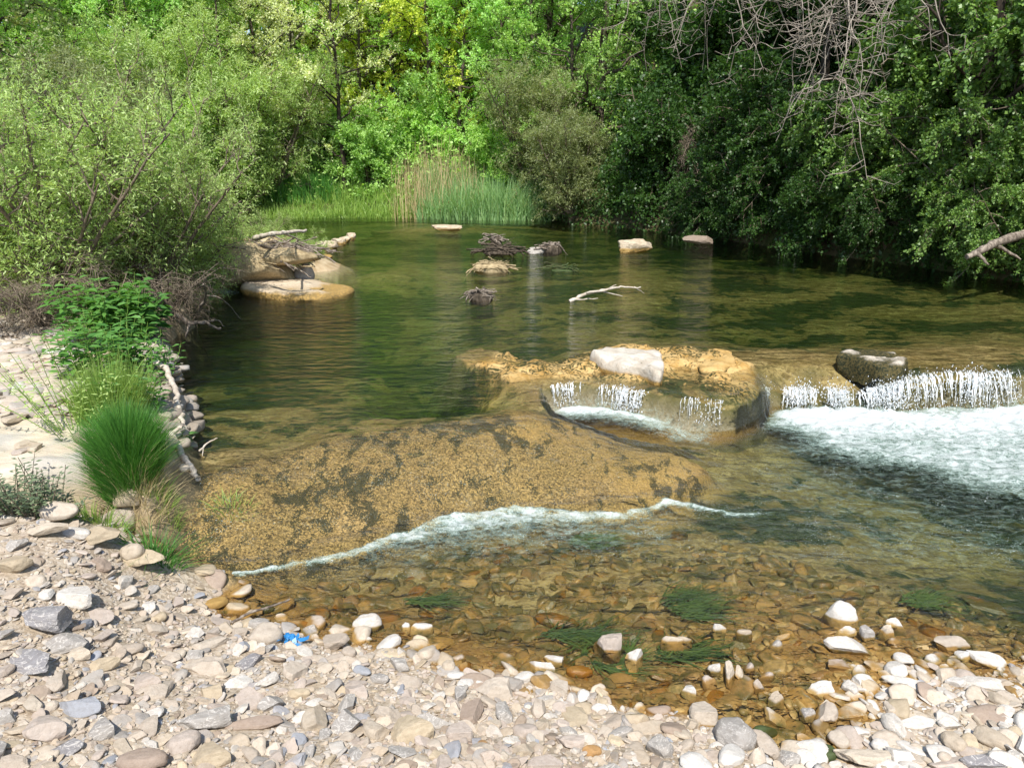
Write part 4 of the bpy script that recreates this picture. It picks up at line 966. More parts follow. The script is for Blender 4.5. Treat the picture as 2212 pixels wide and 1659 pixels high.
# ------------------------------------------------------------------ trees and shrubs
def pal(name, a, b, tr=.48, **k): return leaf_mat(name, a, b, tr, **k)
LEAF = {
 'mid': pal('mid_green_leaves', (0.129, 0.229, 0.058), (0.249, 0.376, 0.115)), 'bright': pal('bright_green_leaves', (0.174, 0.300, 0.060), (0.301, 0.451, 0.131)),
 'yellow': pal('yellow_green_leaves', (0.256, 0.316, 0.035), (0.426, 0.478, 0.093), .5), 'pale': pal('pale_poplar_leaves', (0.335, 0.392, 0.194), (0.499, 0.522, 0.323)),
 'fresh': pal('fresh_poplar_leaves', (0.206, 0.344, 0.112), (0.327, 0.490, 0.172)), 'willow': pal('willow_leaves', (0.186, 0.282, 0.082), (0.323, 0.413, 0.151)),
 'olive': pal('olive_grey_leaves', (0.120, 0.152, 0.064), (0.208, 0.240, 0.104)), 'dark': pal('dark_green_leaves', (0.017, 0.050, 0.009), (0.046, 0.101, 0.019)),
 'bramble': pal('bramble_leaves', (0.046, 0.119, 0.020), (0.172, 0.277, 0.059), .3, spec=.5), 'herb': pal('herb_leaves', (0.035, 0.112, 0.019), (0.098, 0.214, 0.044), .3, spec=.4),
 'grass': pal('grass_blades', (0.023, 0.088, 0.017), (0.088, 0.222, 0.035), .35), 'reed': pal('reed_blades', (0.119, 0.238, 0.098), (0.272, 0.391, 0.178), .45),
 'straw': pal('straw_stalks', (0.334, 0.261, 0.136), (0.522, 0.428, 0.251), .15), 'sedge': pal('bank_grass_blades', (0.107, 0.197, 0.037), (0.246, 0.344, 0.082), .35), 'greygreen': pal('grey_green_leaves', (0.068, 0.101, 0.054), (0.162, 0.203, 0.115), .2)}
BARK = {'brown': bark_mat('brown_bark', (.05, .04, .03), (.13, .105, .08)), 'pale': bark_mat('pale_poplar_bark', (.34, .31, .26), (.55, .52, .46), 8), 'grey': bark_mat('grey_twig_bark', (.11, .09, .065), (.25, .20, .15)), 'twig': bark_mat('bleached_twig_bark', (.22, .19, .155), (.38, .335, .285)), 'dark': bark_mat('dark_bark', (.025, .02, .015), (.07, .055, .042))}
def grow(seed, H, Rc, base, r0, nb, nsec, ntw, nl, L, W, prof='round', up=.5, droop=0.0, stems=1, hvar=(.72, 1.0), spread=.0, lean=0.0, twig=.45, shape=4, bare=False, wobble=.25, lift=0.0):
    """returns (wood, leaves): trunk or several stems, limbs, twigs and single leaves"""
    g = np.random.default_rng(seed); wood = MB(); lv = MB()
    tips = []
    for s in range(stems):
        a = g.uniform(0, 6.28); sp = spread * g.uniform(.35, 1.1) if stems > 1 else lean
        h = H * (g.uniform(*hvar) if stems > 1 else 1)
        n = 9; t = np.linspace(0, 1, n)
        T = np.stack([np.cos(a) * sp * t ** 1.3, np.sin(a) * sp * t ** 1.3, h * (t if stems == 1 else t ** .9)], 1)
        T[1:, :2] += np.cumsum(g.normal(size=(n - 1, 2)) * wobble * h / 24, 0)
        wood.tube(T, r0 * (1 - .88 * t) + .004, 8)
        for k in range(nb):
            f = base + (1 - base) * ((k + g.random()) / nb) ** .85
            p0 = np.array([np.interp(f, t, T[:, i]) for i in range(3)])
            q = (f - base) / (1 - base)
            rad = Rc * {'round': math.sqrt(max(1 - (2 * q - .9) ** 2 * .85, .08)), 'cone': 1.05 - .9 * q, 'column': .55 + .45 * math.sin(3.1 * min(q + .15, 1)), 'bush': .55 + .45 * (1 - q)}[prof] * g.uniform(.7, 1.15)
            az = k * 2.4 + g.normal() * .5 + a; el = up * g.uniform(.5, 1.3) * (.5 + .8 * q)
            d = np.array([math.cos(az) * math.cos(el), math.sin(az) * math.cos(el), math.sin(el)])
            m = 6; tt = np.linspace(0, 1, m)[:, None]
            P = p0 + d * rad * tt + np.array([0, 0, 1]) * (lift * rad * tt ** 2 - droop * rad * tt ** 2.2) + np.cumsum(g.normal(size=(m, 3)) * .045 * rad, 0) * (tt > 0)
            rr = max(r0 * (1 - .85 * f) * .5, .006)
            wood.tube(P, rr * (1 - .8 * tt[:, 0]) + .003, 5)
            for j in range(nsec):
                fj = .25 + .75 * (j + g.random()) / nsec; pj = np.array([np.interp(fj, tt[:, 0], P[:, i]) for i in range(3)])
                dj = unit(d + g.normal(size=3) * .75 + np.array([0, 0, .15])); lj = rad * .42 * g.uniform(.6, 1.2) * (1.15 - .5 * fj)
                Q = pj + dj * lj * np.linspace(0, 1, 4)[:, None] + np.array([0, 0, -droop * .6 * lj]) * np.linspace(0, 1, 4)[:, None] ** 2 + np.cumsum(g.normal(size=(4, 3)) * .05 * lj, 0)
                Q[0] = pj
                wood.tube(Q, np.linspace(max(rr * .45, .004), .003, 4), 4, cap=False)
                for w in range(ntw):
                    fw = (w + .5 + g.random()) / (ntw + .5); fw = min(fw, 1); pw = np.array([np.interp(fw, np.linspace(0, 1, 4), Q[:, i]) for i in range(3)])
                    dw = unit(dj + g.normal(size=3) * .8 + np.array([0, 0, .25 - droop])); tips.append((pw, dw, twig * g.uniform(.5, 1.2)))
    P0 = np.array([x[0] for x in tips]); D0 = np.array([x[1] for x in tips]); L0 = np.array([x[2] for x in tips])
    E = P0 + D0 * L0[:, None] + np.array([0, 0, -droop * .5]) * L0[:, None]
    S = unit(np.cross(D0, [0.3, .2, 1.])) * .0035
    V = np.stack([P0 - S, P0 + S, E], 1).reshape(-1, 3); wood.add(V, np.arange(len(P0))[:, None] * 3 + np.array([[0, 1, 2]]))
    if bare or nl == 0: return wood, None
    n = len(P0) * nl; i = np.repeat(np.arange(len(P0)), nl); f = g.random(n)
    P = P0[i] + (E[i] - P0[i]) * f[:, None] + g.normal(size=(n, 3)) * L * .35
    D = unit(D0[i] + g.normal(size=(n, 3)) * .75 + np.array([0, 0, -.25]))
    N = unit(np.array([0, 0, .62]) + g.normal(size=(n, 3)) * .62)
    tone = np.clip(.5 + .22 * g.normal(size=n) + .25 * (g.random(len(P0))[i] - .5), 0, 1)
    leaves(lv, P, D, N, L * g.uniform(.6, 1.25, n), W * g.uniform(.7, 1.2, n), tone, .12, shape)
    return wood, lv
KINDS = {}
def kind(key, **k):
    wv, lf = grow(**k)
    KINDS[key] = (wv.mesh(key + '_wood'), lf.mesh(key + '_leaves') if lf else None)
kind('broad_a', seed=1, H=10, Rc=3.2, base=.12, r0=.16, nb=30, nsec=6, ntw=6, nl=24, L=.085, W=.062, up=.45, droop=.12)
kind('broad_b', seed=2, H=9, Rc=3.0, base=.10, r0=.14, nb=30, nsec=6, ntw=6, nl=24, L=.082, W=.06, up=.6, droop=.05)
kind('broad_c', seed=3, H=11, Rc=2.7, base=.10, r0=.15, nb=34, nsec=5, ntw=6, nl=24, L=.09, W=.066, up=.35, droop=.22, prof='column')
kind('poplar_a', seed=4, H=12, Rc=2.0, base=.10, r0=.12, nb=34, nsec=5, ntw=5, nl=22, L=.085, W=.07, up=.85, prof='column')
kind('poplar_b', seed=5, H=11, Rc=2.4, base=.08, r0=.11, nb=32, nsec=5, ntw=6, nl=17, L=.085, W=.065, up=.75, prof='column', droop=.05)
kind('willow_a', seed=6, H=3.0, Rc=.9, base=.10, r0=.035, nb=10, nsec=5, ntw=5, nl=13, L=.085, W=.02, up=.75, droop=.12, stems=13, spread=1.25, prof='bush', twig=.32)
kind('willow_b', seed=7, H=3.2, Rc=1.0, base=.08, r0=.035, nb=10, nsec=5, ntw=5, nl=14, L=.08, W=.018, up=.9, droop=.05, stems=13, spread=1.5, prof='bush', twig=.32)
kind('shrub_a', seed=8, H=2.0, Rc=.9, base=.05, r0=.03, nb=9, nsec=5, ntw=5, nl=18, L=.075, W=.05, up=.5, droop=.1, stems=9, spread=1.0, prof='bush', twig=.3)
kind('shrub_b', seed=9, H=2.4, Rc=1.0, base=.05, r0=.03, nb=9, nsec=5, ntw=5, nl=18, L=.07, W=.05, up=.3, droop=.35, stems=9, spread=1.2, prof='bush', twig=.35)
kind('bramble', seed=10, H=2.0, Rc=1.1, base=.12, r0=.016, nb=7, nsec=5, ntw=5, nl=30, L=.047, W=.037, up=.35, droop=.75, stems=14, spread=1.5, prof='bush', twig=.26)
kind('bare_bush', seed=11, H=1.6, Rc=.8, base=.05, r0=.02, nb=9, nsec=5, ntw=5, nl=0, L=.05, W=.03, up=.2, droop=.6, stems=10, spread=1.1, prof='bush', twig=.35, bare=True)
def plant(name, key, x, y, label, cat, leafm, barkm, group, rz=None, s=1.0, sz=None, z=None, sink=.1):
    w_, l_ = KINDS[key]
    zz = (H1(x, y) if z is None else z) - sink
    root = empty(name, (x, y, zz), label, cat, group, rnd.uniform(0, 6.28) if rz is None else rz, s)
    if sz: root.scale = (s, s, sz)
    a = obj('trunk' if cat == 'tree' else 'stems', w_, root, mat=BARK[barkm])
    if l_: obj('crown' if cat == 'tree' else 'foliage', l_, root, mat=LEAF[leafm])
    return root
# trees seen across the water: u of the trunk, distance, kind, leaves, bark, scale, label
TR = [
 (-40, 17, 'broad_b', 'olive', 'dark', .95, 'grey-green tree with thick dark limbs at the edge of the wood'),
 (95, 25, 'broad_a', 'mid', 'dark', 1.0, 'dark-limbed tree rising behind the round grey-green willow'),
 (215, 22, 'broad_b', 'bright', 'brown', 1.0, 'bright green broadleaf tree between the round willow and the young poplar'),
 (330, 24, 'broad_c', 'bright', 'brown', 1.0, 'tall bright green tree beside the young poplar with a thin white stem'),
 (440, 22, 'poplar_a', 'fresh', 'pale', .95, 'young fresh-green poplar with a thin white stem'),
 (540, 26, 'broad_a', 'mid', 'brown', 1.0, 'mid-green tree standing between the two poplars'),
 (665, 23, 'poplar_b', 'pale', 'pale', 1.05, 'tall pale yellowish poplar with a white trunk'),
 (745, 20.2, 'poplar_b', 'pale', 'dark', .62, 'leaning small poplar with a dark trunk at the water edge'),
 (800, 27, 'broad_c', 'mid', 'pale', 1.0, 'tree with a pale straight trunk behind the yellow-green tree'),
 (885, 23.5, 'broad_a', 'yellow', 'brown', .95, 'brilliant yellow-green tree behind the reed bed'),
 (960, 27, 'broad_b', 'yellow', 'brown', 1.1, 'yellow-green tree rising above and behind its brighter neighbour'),
 (1010, 22, 'broad_b', 'bright', 'dark', .75, 'broadleaf tree with a crooked dark horizontal limb over the reeds'),
 (1085, 25, 'broad_c', 'fresh', 'brown', 1.0, 'soft green tree above the olive-grey willow'),
 (1180, 22, 'broad_a', 'mid', 'brown', .95, 'mid-green tree where the sunlit wood meets the shaded bank'),
 (1290, 20, 'broad_b', 'mid', 'brown', .95, 'tree at the beginning of the dark bank, sun only on its upper leaves'),
 (700, 31, 'broad_b', 'mid', 'brown', 1.2, 'tall tree in the second row behind the pale poplar'),
 (480, 32, 'broad_c', 'fresh', 'brown', 1.2, 'tall tree in the second row behind the young poplar'),
 (250, 32, 'broad_a', 'mid', 'brown', 1.2, 'tall tree in the second row behind the bright green trees'),
 (1050, 32, 'broad_a', 'bright', 'brown', 1.25, 'tall tree in the second row above the reeds'),
 (20, 33, 'broad_c', 'mid', 'dark', 1.0, 'slim tree in the second row beside the gap of sky'),
]
for (u, y, k, lf, bk, s, lab) in TR:
    p = pixy(u, 460, y); plant('broadleaf_tree' if 'broad' in k else 'poplar_tree', k, p[0], y, lab, 'tree', lf, bk, 'trees of the wood across the river', s=s)
YT = [(20, 24.2, 'broad_a', 'bright', .8, 'half-grown tree between the outer young tree and the round willow'), (140, 24.6, 'broad_b', 'mid', .82, 'half-grown tree peeping over the round grey-green willow'), (300, 24.4, 'broad_c', 'bright', .78, 'half-grown tree between two bright young trees of the left wood'), (385, 24.8, 'broad_a', 'fresh', .85, 'half-grown light tree left of the slender cool-green poplar'), (470, 24.3, 'broad_b', 'bright', .8, 'half-grown tree right of the slender cool-green poplar'), (560, 24.6, 'broad_a', 'fresh', .84, 'half-grown tree between pale willow and white-trunked poplar'), (625, 25.0, 'broad_c', 'pale', .8, 'half-grown pale tree close behind the white-trunked poplar'), (720, 24.2, 'broad_b', 'pale', .8, 'half-grown pale tree right of the white-trunked poplar'), (770, 24.9, 'broad_a', 'bright', .84, 'half-grown tree behind the leaning poplar with the dark trunk'), (835, 25.2, 'broad_c', 'yellow', .85, 'half-grown yellow tree left of the brilliant yellow-green one'), (915, 25.4, 'broad_b', 'yellow', .88, 'half-grown yellow tree right of the brilliant yellow-green one'), (1040, 24.4, 'broad_a', 'bright', .8, 'half-grown tree behind the right half of the reeds'), (1110, 23.8, 'broad_b', 'fresh', .8, 'half-grown soft-green tree behind the olive-grey willow'), (-60, 19.8, 'broad_b', 'mid', .6, 'young tree at the outer edge of the far wood'), (60, 20.8, 'broad_a', 'bright', .62, 'young bright tree left of the round grey-green willow'), (180, 20.2, 'broad_c', 'bright', .55, 'young bright tree straight above the round grey-green willow'), (265, 21.2, 'broad_a', 'bright', .66, 'young tree of the brightest green in the left part of the wood'), (345, 20.6, 'broad_b', 'fresh', .62, 'young light-green tree below the thin white stem'), (425, 21.4, 'poplar_b', 'fresh', .62, 'slender young poplar of cool light green'), (500, 20.6, 'broad_c', 'willow', .55, 'young pale tree above the rounded pale willow'), (590, 21.0, 'broad_b', 'pale', .6, 'young yellowish tree at the foot of the white-trunked poplar'), (655, 21.6, 'poplar_b', 'pale', .66, 'slender pale young poplar in front of the white-trunked poplar'), (790, 21.6, 'broad_a', 'bright', .55, 'young bright tree just right of the leaning poplar'), (860, 22.4, 'broad_b', 'yellow', .7, 'young yellow-green tree directly above the dry reeds'), (930, 21.8, 'broad_a', 'yellow', .6, 'young yellow-green tree leaning over the reed bed'), (1000, 21.0, 'broad_c', 'bright', .5, 'young bright tree just behind the green reeds'), (1075, 20.6, 'broad_b', 'fresh', .58, 'young soft-green tree at the right end of the reeds'), (1150, 20.2, 'broad_a', 'bright', .55, 'young tree behind the olive-grey willow, its top in the sun'), (1230, 19.6, 'broad_b', 'mid', .6, 'young tree at the border of sun and shade')]
for (u, y, k, lf, s, lab) in YT:
    p = pixy(u, 460, y); plant('young_tree', k, p[0], y, lab, 'tree', lf, 'brown', 'young trees along the far waterside', s=s, sink=.25)
RT = [ # the dark wooded bank: x, y
 (5.6, 17.5, 'broad_a', 'dark', .85, 'dark tree low on the shaded bank nearest the olive-grey willow'), (7.6, 15.5, 'broad_c', 'dark', .85, 'dark leafy tree in the middle of the shaded bank'),
 (9.2, 13.2, 'broad_b', 'dark', .85, 'dark tree on the shaded bank behind the hanging bare twigs'), (11.2, 11.2, 'broad_a', 'dark', .9, 'dark tree high on the bank above the sunlit brambles'),
 (5.2, 22, 'broad_c', 'mid', 1.0, 'tall tree up the slope behind the first dark tree'), (9.5, 19, 'broad_b', 'dark', 1.05, 'tall dark tree high up the shaded slope'), (13, 16, 'broad_a', 'dark', 1.05, 'tall dark tree at the top of the slope behind the hanging twigs'), (15, 12, 'broad_c', 'dark', 1.05, 'tall dark tree at the top of the slope above the sunlit brambles'),
]
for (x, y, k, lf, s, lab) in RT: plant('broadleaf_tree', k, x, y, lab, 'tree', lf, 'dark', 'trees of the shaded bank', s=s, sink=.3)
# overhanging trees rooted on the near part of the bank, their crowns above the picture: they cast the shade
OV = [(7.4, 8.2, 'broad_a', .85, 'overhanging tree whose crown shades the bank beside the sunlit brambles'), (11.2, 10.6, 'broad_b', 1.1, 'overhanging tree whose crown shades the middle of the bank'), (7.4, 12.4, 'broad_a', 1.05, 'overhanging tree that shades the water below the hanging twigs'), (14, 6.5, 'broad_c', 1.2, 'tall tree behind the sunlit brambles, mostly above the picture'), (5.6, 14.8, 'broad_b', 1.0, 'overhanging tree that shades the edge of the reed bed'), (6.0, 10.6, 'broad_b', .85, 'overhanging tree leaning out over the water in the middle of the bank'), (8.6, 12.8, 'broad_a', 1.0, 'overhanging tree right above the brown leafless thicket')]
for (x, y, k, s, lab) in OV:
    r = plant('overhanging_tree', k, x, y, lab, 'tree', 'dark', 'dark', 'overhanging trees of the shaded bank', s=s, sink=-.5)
    for c in r.children:
        if c.name.startswith('crown'): c.location.z = 2.6
        else: c.scale = (.62, .62, 1.27)
# shrubs
SH = [
 (175, 12.5, 'willow_b', 'olive', .92, 'willow_bush', 'round grey-green willow bush behind the big near willow'), (60, 15, 'shrub_b', 'bright', 1.3, 'shrub', 'bright shrub between the round willow and the edge of the wood'),
 (500, 19.6, 'willow_a', 'willow', 1.25, 'willow_bush', 'rounded pale willow bush across the far pool, seen over the debris mound'), (600, 20.0, 'willow_b', 'willow', 1.0, 'willow_bush', 'pale willow bush farther along the pool, right of the rounded one'), (370, 19.8, 'willow_b', 'willow', 1.25, 'willow_bush', 'tall willow bush between the near willow and the rounded pale one'),
 (1140, 19.3, 'willow_b', 'olive', .92, 'willow_bush', 'olive-grey willow bush at the end of the reed bed'), (1235, 18.0, 'willow_a', 'olive', .8, 'willow_bush', 'olive-grey willow bush drooping to the shaded water'),
 (800, 20.6, 'shrub_a', 'mid', .9, 'shrub', 'dark green shrub behind the bank grass'), (690, 21, 'shrub_b', 'mid', .9, 'shrub', 'green shrub behind the leaning poplar'), (620, 20.8, 'shrub_a', 'fresh', .8, 'shrub', 'green shrub at the corner of the far pool'), (900, 21.5, 'shrub_b', 'bright', .9, 'shrub', 'bright shrub behind the dry reeds'), (1010, 20.8, 'shrub_a', 'bright', .8, 'shrub', 'bright shrub right behind the green reeds'), (960, 22.5, 'shrub_b', 'mid', 1.1, 'shrub', 'mid-green shrub under the crooked dark limb'), (1090, 19.8, 'shrub_a', 'bright', .75, 'shrub', 'low bright shrub between reeds and olive-grey willow'),
 (430, 19.9, 'shrub_b', 'willow', 1.0, 'shrub', 'pale shrub on the far side of the pool seen through the willow'), (270, 18, 'shrub_a', 'bright', 1.3, 'shrub', 'bright shrub behind the tall willow bush'),
]
for (u, y, k, lf, s, nm, lab) in SH:
    p = pixy(u, 460, y); z = None
    plant(nm, k, p[0], y, lab, 'willow bush' if 'willow' in nm else 'shrub', lf, 'grey', 'bushes along the water', s=s, z=max(H1(p[0], y), .1))
k_ = 0
BR = ['clump of brambles at the waterline nearest the dead log', 'bramble clump spilling over the dead log', 'tall sunlit bramble thicket on the bank', 'bramble thicket above the dead log', 'sunlit top of the bramble thicket beside the tall shaded trees', 'bramble clump left of the dead log, hanging to the water', 'bramble clump in half shade halfway along the bank', 'bramble clump under the hanging twigs', 'shaded bramble clump beyond the hanging twigs', 'shaded bramble clump by the pale jagged rock', 'shaded bramble clump at the far end of the dark bank', 'bramble clump up the slope behind the sunlit thicket', 'bramble clump up the slope behind the hanging twigs', 'shaded undergrowth high on the middle of the bank', 'shaded undergrowth high above the pale jagged rock', 'undergrowth on the slope behind the olive-grey willows', 'bramble clump at the bank edge behind the dead log', 'bramble clump filling the corner above the dead log', 'bramble fringe trailing in the water just left of the dead log', 'bramble fringe trailing in the water below the hanging twigs', 'bramble fringe on the shaded waterline by the brown leafless thicket', 'bramble fringe on the shaded waterline near the pale jagged rock', 'bramble fringe at the dark waterline by the low brown rock']
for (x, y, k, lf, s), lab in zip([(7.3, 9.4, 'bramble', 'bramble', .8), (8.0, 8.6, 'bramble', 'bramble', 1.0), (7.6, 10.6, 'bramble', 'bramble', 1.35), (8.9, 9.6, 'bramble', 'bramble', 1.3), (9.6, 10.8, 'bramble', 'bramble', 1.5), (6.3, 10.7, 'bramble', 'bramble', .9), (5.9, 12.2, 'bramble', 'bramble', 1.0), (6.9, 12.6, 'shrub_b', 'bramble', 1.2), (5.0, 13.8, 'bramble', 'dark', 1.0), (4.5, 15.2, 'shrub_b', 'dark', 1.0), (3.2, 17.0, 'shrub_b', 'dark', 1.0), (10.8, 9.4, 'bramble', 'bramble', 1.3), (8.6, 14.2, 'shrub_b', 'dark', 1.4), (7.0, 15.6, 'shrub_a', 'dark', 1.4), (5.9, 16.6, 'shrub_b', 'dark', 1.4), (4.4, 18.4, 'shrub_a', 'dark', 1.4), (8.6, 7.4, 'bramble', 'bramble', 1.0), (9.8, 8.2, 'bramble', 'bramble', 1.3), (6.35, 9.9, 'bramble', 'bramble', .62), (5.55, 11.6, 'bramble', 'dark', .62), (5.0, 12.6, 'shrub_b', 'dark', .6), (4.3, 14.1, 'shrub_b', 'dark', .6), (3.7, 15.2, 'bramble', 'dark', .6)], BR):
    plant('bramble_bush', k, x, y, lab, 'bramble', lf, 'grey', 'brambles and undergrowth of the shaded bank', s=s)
for (x, y, s, rz, lab) in [(5.4, 13.2, 1.1, 0, 'brown leafless thicket at the foot of the shaded bank'), (6.4, 11.4, .8, 1, 'leafless dry canes hanging over the water below the brambles'), (8.2, 8.2, .7, 2, 'dry brown canes around the dead log'), (3.9, 16, 1.0, 3, 'grey leafless bush trailing in the shaded water')]:
    plant('leafless_bush', 'bare_bush', x, y, lab, 'dead bush', None, 'grey', 'leafless bushes on the shaded bank', s=s, rz=rz)
# the mass of wood behind, which nobody could count
vw, vl = [], []
g = np.random.default_rng(12)
def far_wood():
    src = KINDS['broad_a'][1]; n = len(src.vertices); co = np.empty(n * 3, np.float32); src.vertices.foreach_get('co', co); co = co.reshape(-1, 3)
    tn = np.empty(n, np.float32); src.attributes['tone'].data.foreach_get('value', tn)
    co = co.reshape(-1, 4, 3); tn = tn.reshape(-1, 4); co = co[::2]; tn = tn[::2]
    mid = co.mean(1, keepdims=True); co = mid + (co - mid) * 1.7
    V, T = [], []
    for i in range(34):
        x = -26 + 48 * (i + g.random()) / 34; y = g.uniform(35, 46); a = g.uniform(0, 6.28); s = g.uniform(1.1, 1.6)
        if x < -22: s *= .6
        M = np.array(Matrix.Rotation(a, 3, 'Z')); V.append((co.reshape(-1, 3) @ M.T) * s + np.array([x, y, H1(x, y) - .5])); T.append(np.clip(tn.ravel() * .8 + g.uniform(-.1, .3), 0, 1))
    V = np.vstack(V); F = np.arange(len(V)).reshape(-1, 4)
    tag(obj('woodland', mesh_np('woodland', V, F, {'tone': np.concatenate(T)}, True, (LEAF['bright'],))), kind='stuff')
far_wood()
# low undergrowth on the slopes, one mass
def cover(name, mat, n, sampler, L, W, seedv, hmax=.5):
    g = np.random.default_rng(seedv); x, y = sampler(g, n); z = height(x, y)
    m = MB(); N = unit(np.array([0, -.3, .8]) + g.normal(size=(n, 3)) * .5); D = unit(g.normal(size=(n, 3)) + np.array([0, 0, .4]))
    h = hmax * g.random(n) ** 1.6 * (.35 + 1.3 * fbm(x * .8, y * .8, s=91))
    leaves(m, np.stack([x, y, z + h], 1), D, N, L * g.uniform(.6, 1.3, n), W * g.uniform(.7, 1.2, n), np.clip(.45 + .25 * g.normal(size=n), 0, 1), .1)
    return tag(obj(name, m.mesh(name, (mat,)), None), kind='stuff')
def s_far(g, n):
    x = g.uniform(-24, 14, n * 3); y = g.uniform(18.6, 34, n * 3); d = -sdist(x, y, RIVER); k = d > .25; return x[k][:n], y[k][:n]
def s_right(g, n):
    x = g.uniform(.5, 15, n * 4); y = g.uniform(6, 22, n * 4); d = -sdist(x, y, RIVER); k = (d > -.12) & (x > .2) & (d < 6); return x[k][:n], y[k][:n]
def fix(n, f):
    def s(g, m):
        x, y = f(g, m); return x, y
    return s
class _C: pass
def cover2(name, mat, n, f, L, W, sd_, hmax):
    g0 = np.random.default_rng(sd_); x, y = f(g0, n); cover(name, mat, len(x), lambda g, m: (x, y), L, W, sd_, hmax)
cover2('undergrowth', LEAF['bright'], 110000, s_far, .11, .07, 21, 1.4)
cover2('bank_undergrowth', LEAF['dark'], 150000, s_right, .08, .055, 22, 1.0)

# ------------------------------------------------------------------ reeds and grasses
def blades(m, x, y, z, h, w, lean, g, bend=.5, seg=4, tone=None):
    n = len(x); a = g.uniform(0, 6.28, n) if not isinstance(lean, tuple) else lean[1]; ln = (lean if not isinstance(lean, tuple) else lean[0]) * h
    t = np.linspace(0, 1, seg + 1)
    cx = x[:, None] + np.cos(a)[:, None] * (ln[:, None] * t ** (1 + bend)); cy = y[:, None] + np.sin(a)[:, None] * (ln[:, None] * t ** (1 + bend)); cz = z[:, None] + h[:, None] * (t - .25 * np.minimum(np.abs(ln / h), 1.2)[:, None] * t ** 2)
    b = g.uniform(0, 6.28, n); wx = np.cos(b)[:, None] * w[:, None] / 2 * (1 - .92 * t ** 1.5); wy = np.sin(b)[:, None] * w[:, None] / 2 * (1 - .92 * t ** 1.5)
    V = np.stack([np.stack([cx - wx, cy - wy, cz], -1), np.stack([cx + wx, cy + wy, cz], -1)], 2).reshape(n, -1, 3)
    i = np.arange(n)[:, None, None] * (2 * seg + 2) + np.arange(seg)[None, :, None] * 2 + np.array([[[0, 1, 3, 2]]])
    tn = np.clip(.5 + .25 * g.normal(size=n), 0, 1) if tone is None else tone
    m.add(V.reshape(-1, 3), i.reshape(-1, 4), np.repeat(tn, 2 * seg + 2))
def stand(name, mat, n, u0, u1, y0, y1, h0, h1, w, lean, seedv, edge=1.0):
    g = np.random.default_rng(seedv); u = g.uniform(u0, u1, n); y = g.uniform(y0, y1, n); x = (u - CU) / FPX * y * 1.0
    z = np.maximum(height(x, y), .25) - .03; e = np.sin(np.pi * np.clip((u - u0) / (u1 - u0), 0, 1)) ** .5
    d = -sdist(x, y, RIVER); k = d > -.5; x, y, z, e = x[k], y[k], z[k], e[k]
    h = g.uniform(h0, h1, len(x)) * (.45 + .55 * e) * (.45 + 1.1 * fbm(x * 1.5, y * 1.5, s=seedv)); m = MB()
    blades(m, x, y, z, h, np.full(len(x), w), np.abs(g.normal(size=len(x))) * lean, g)
    return tag(obj(name, m.mesh(name, (mat,))), kind='stuff')
stand('reeds', LEAF['reed'], 8000, 905, 1190, 18.3, 20.4, .4, 1.1, .022, .45, 31)
stand('dry_reeds', LEAF['straw'], 700, 850, 1060, 18.8, 20.6, .8, 1.7, .016, .2, 32)
stand('bank_grass', LEAF['sedge'], 9000, 560, 980, 19.0, 20.6, .12, .5, .02, .6, 33)
stand('bank_sedge', LEAF['grass'], 4000, 590, 745, 19.8, 20.8, .4, .8, .02, .25, 34)
# grass clump on the near bank
def clump(label, u, v, z0, rx, ry, n, h0, h1, w, seedv, lean=.55, mat='grass', name='grass_clump', out=True):
    g = np.random.default_rng(seedv); c = pix(u, v, z0); a = g.uniform(0, 6.28, n); r = g.random(n) ** .6
    x, y = r * rx * np.cos(a), r * ry * np.sin(a); z = height(x + c[0], y + c[1]) - c[2] - .02; z = np.maximum(z, -.25)
    h = g.uniform(h0, h1, n) * (1.05 - .35 * r); m = MB(); aa = a + g.normal(size=n) * .5
    blades(m, x, y, z, h, np.full(n, w) * g.uniform(.6, 1.2, n), (lean * (r * .9 + .15) * g.uniform(.4, 1.4, n), aa), g, .7, 5)
    return tag(obj(name, m.mesh(name, (LEAF[mat],)), None, tuple(c)), label, 'grass')
clump('large dense clump of dark green grass at the edge of the pool', 282, 1034, .36, .12, .10, 6000, .22, .38, .0042, 41, .62)
clump('lighter tuft of grass growing between the leafy herbs and the dense grass clump', 245, 915, .42, .17, .16, 1500, .25, .46, .005, 42, .4, 'sedge')
clump('dead yellow blades bent down round the foot of the dense grass clump', 284, 1046, .36, .14, .12, 650, .12, .30, .004, 46, 1.1, 'straw', 'dead_grass')
clump('thin green tuft on bare earth between the dense grass clump and the ramp', 335, 1085, .25, .10, .07, 420, .06, .16, .004, 47, 1.0, 'sedge')
clump('sparse dry tuft at the foot of the dense grass clump', 190, 1080, .38, .16, .05, 260, .06, .16, .005, 43, .9, 'sedge')
clump('trailing tuft of grass below the flat tan slab at the waterline', 338, 1232, .10, .11, .05, 220, .10, .20, .006, 44, 1.6, 'grass')
clump('thin tuft of water grass at the left end of the brown ramp', 500, 1105, .13, .10, .06, 160, .05, .12, .004, 45, 1.2, 'sedge')
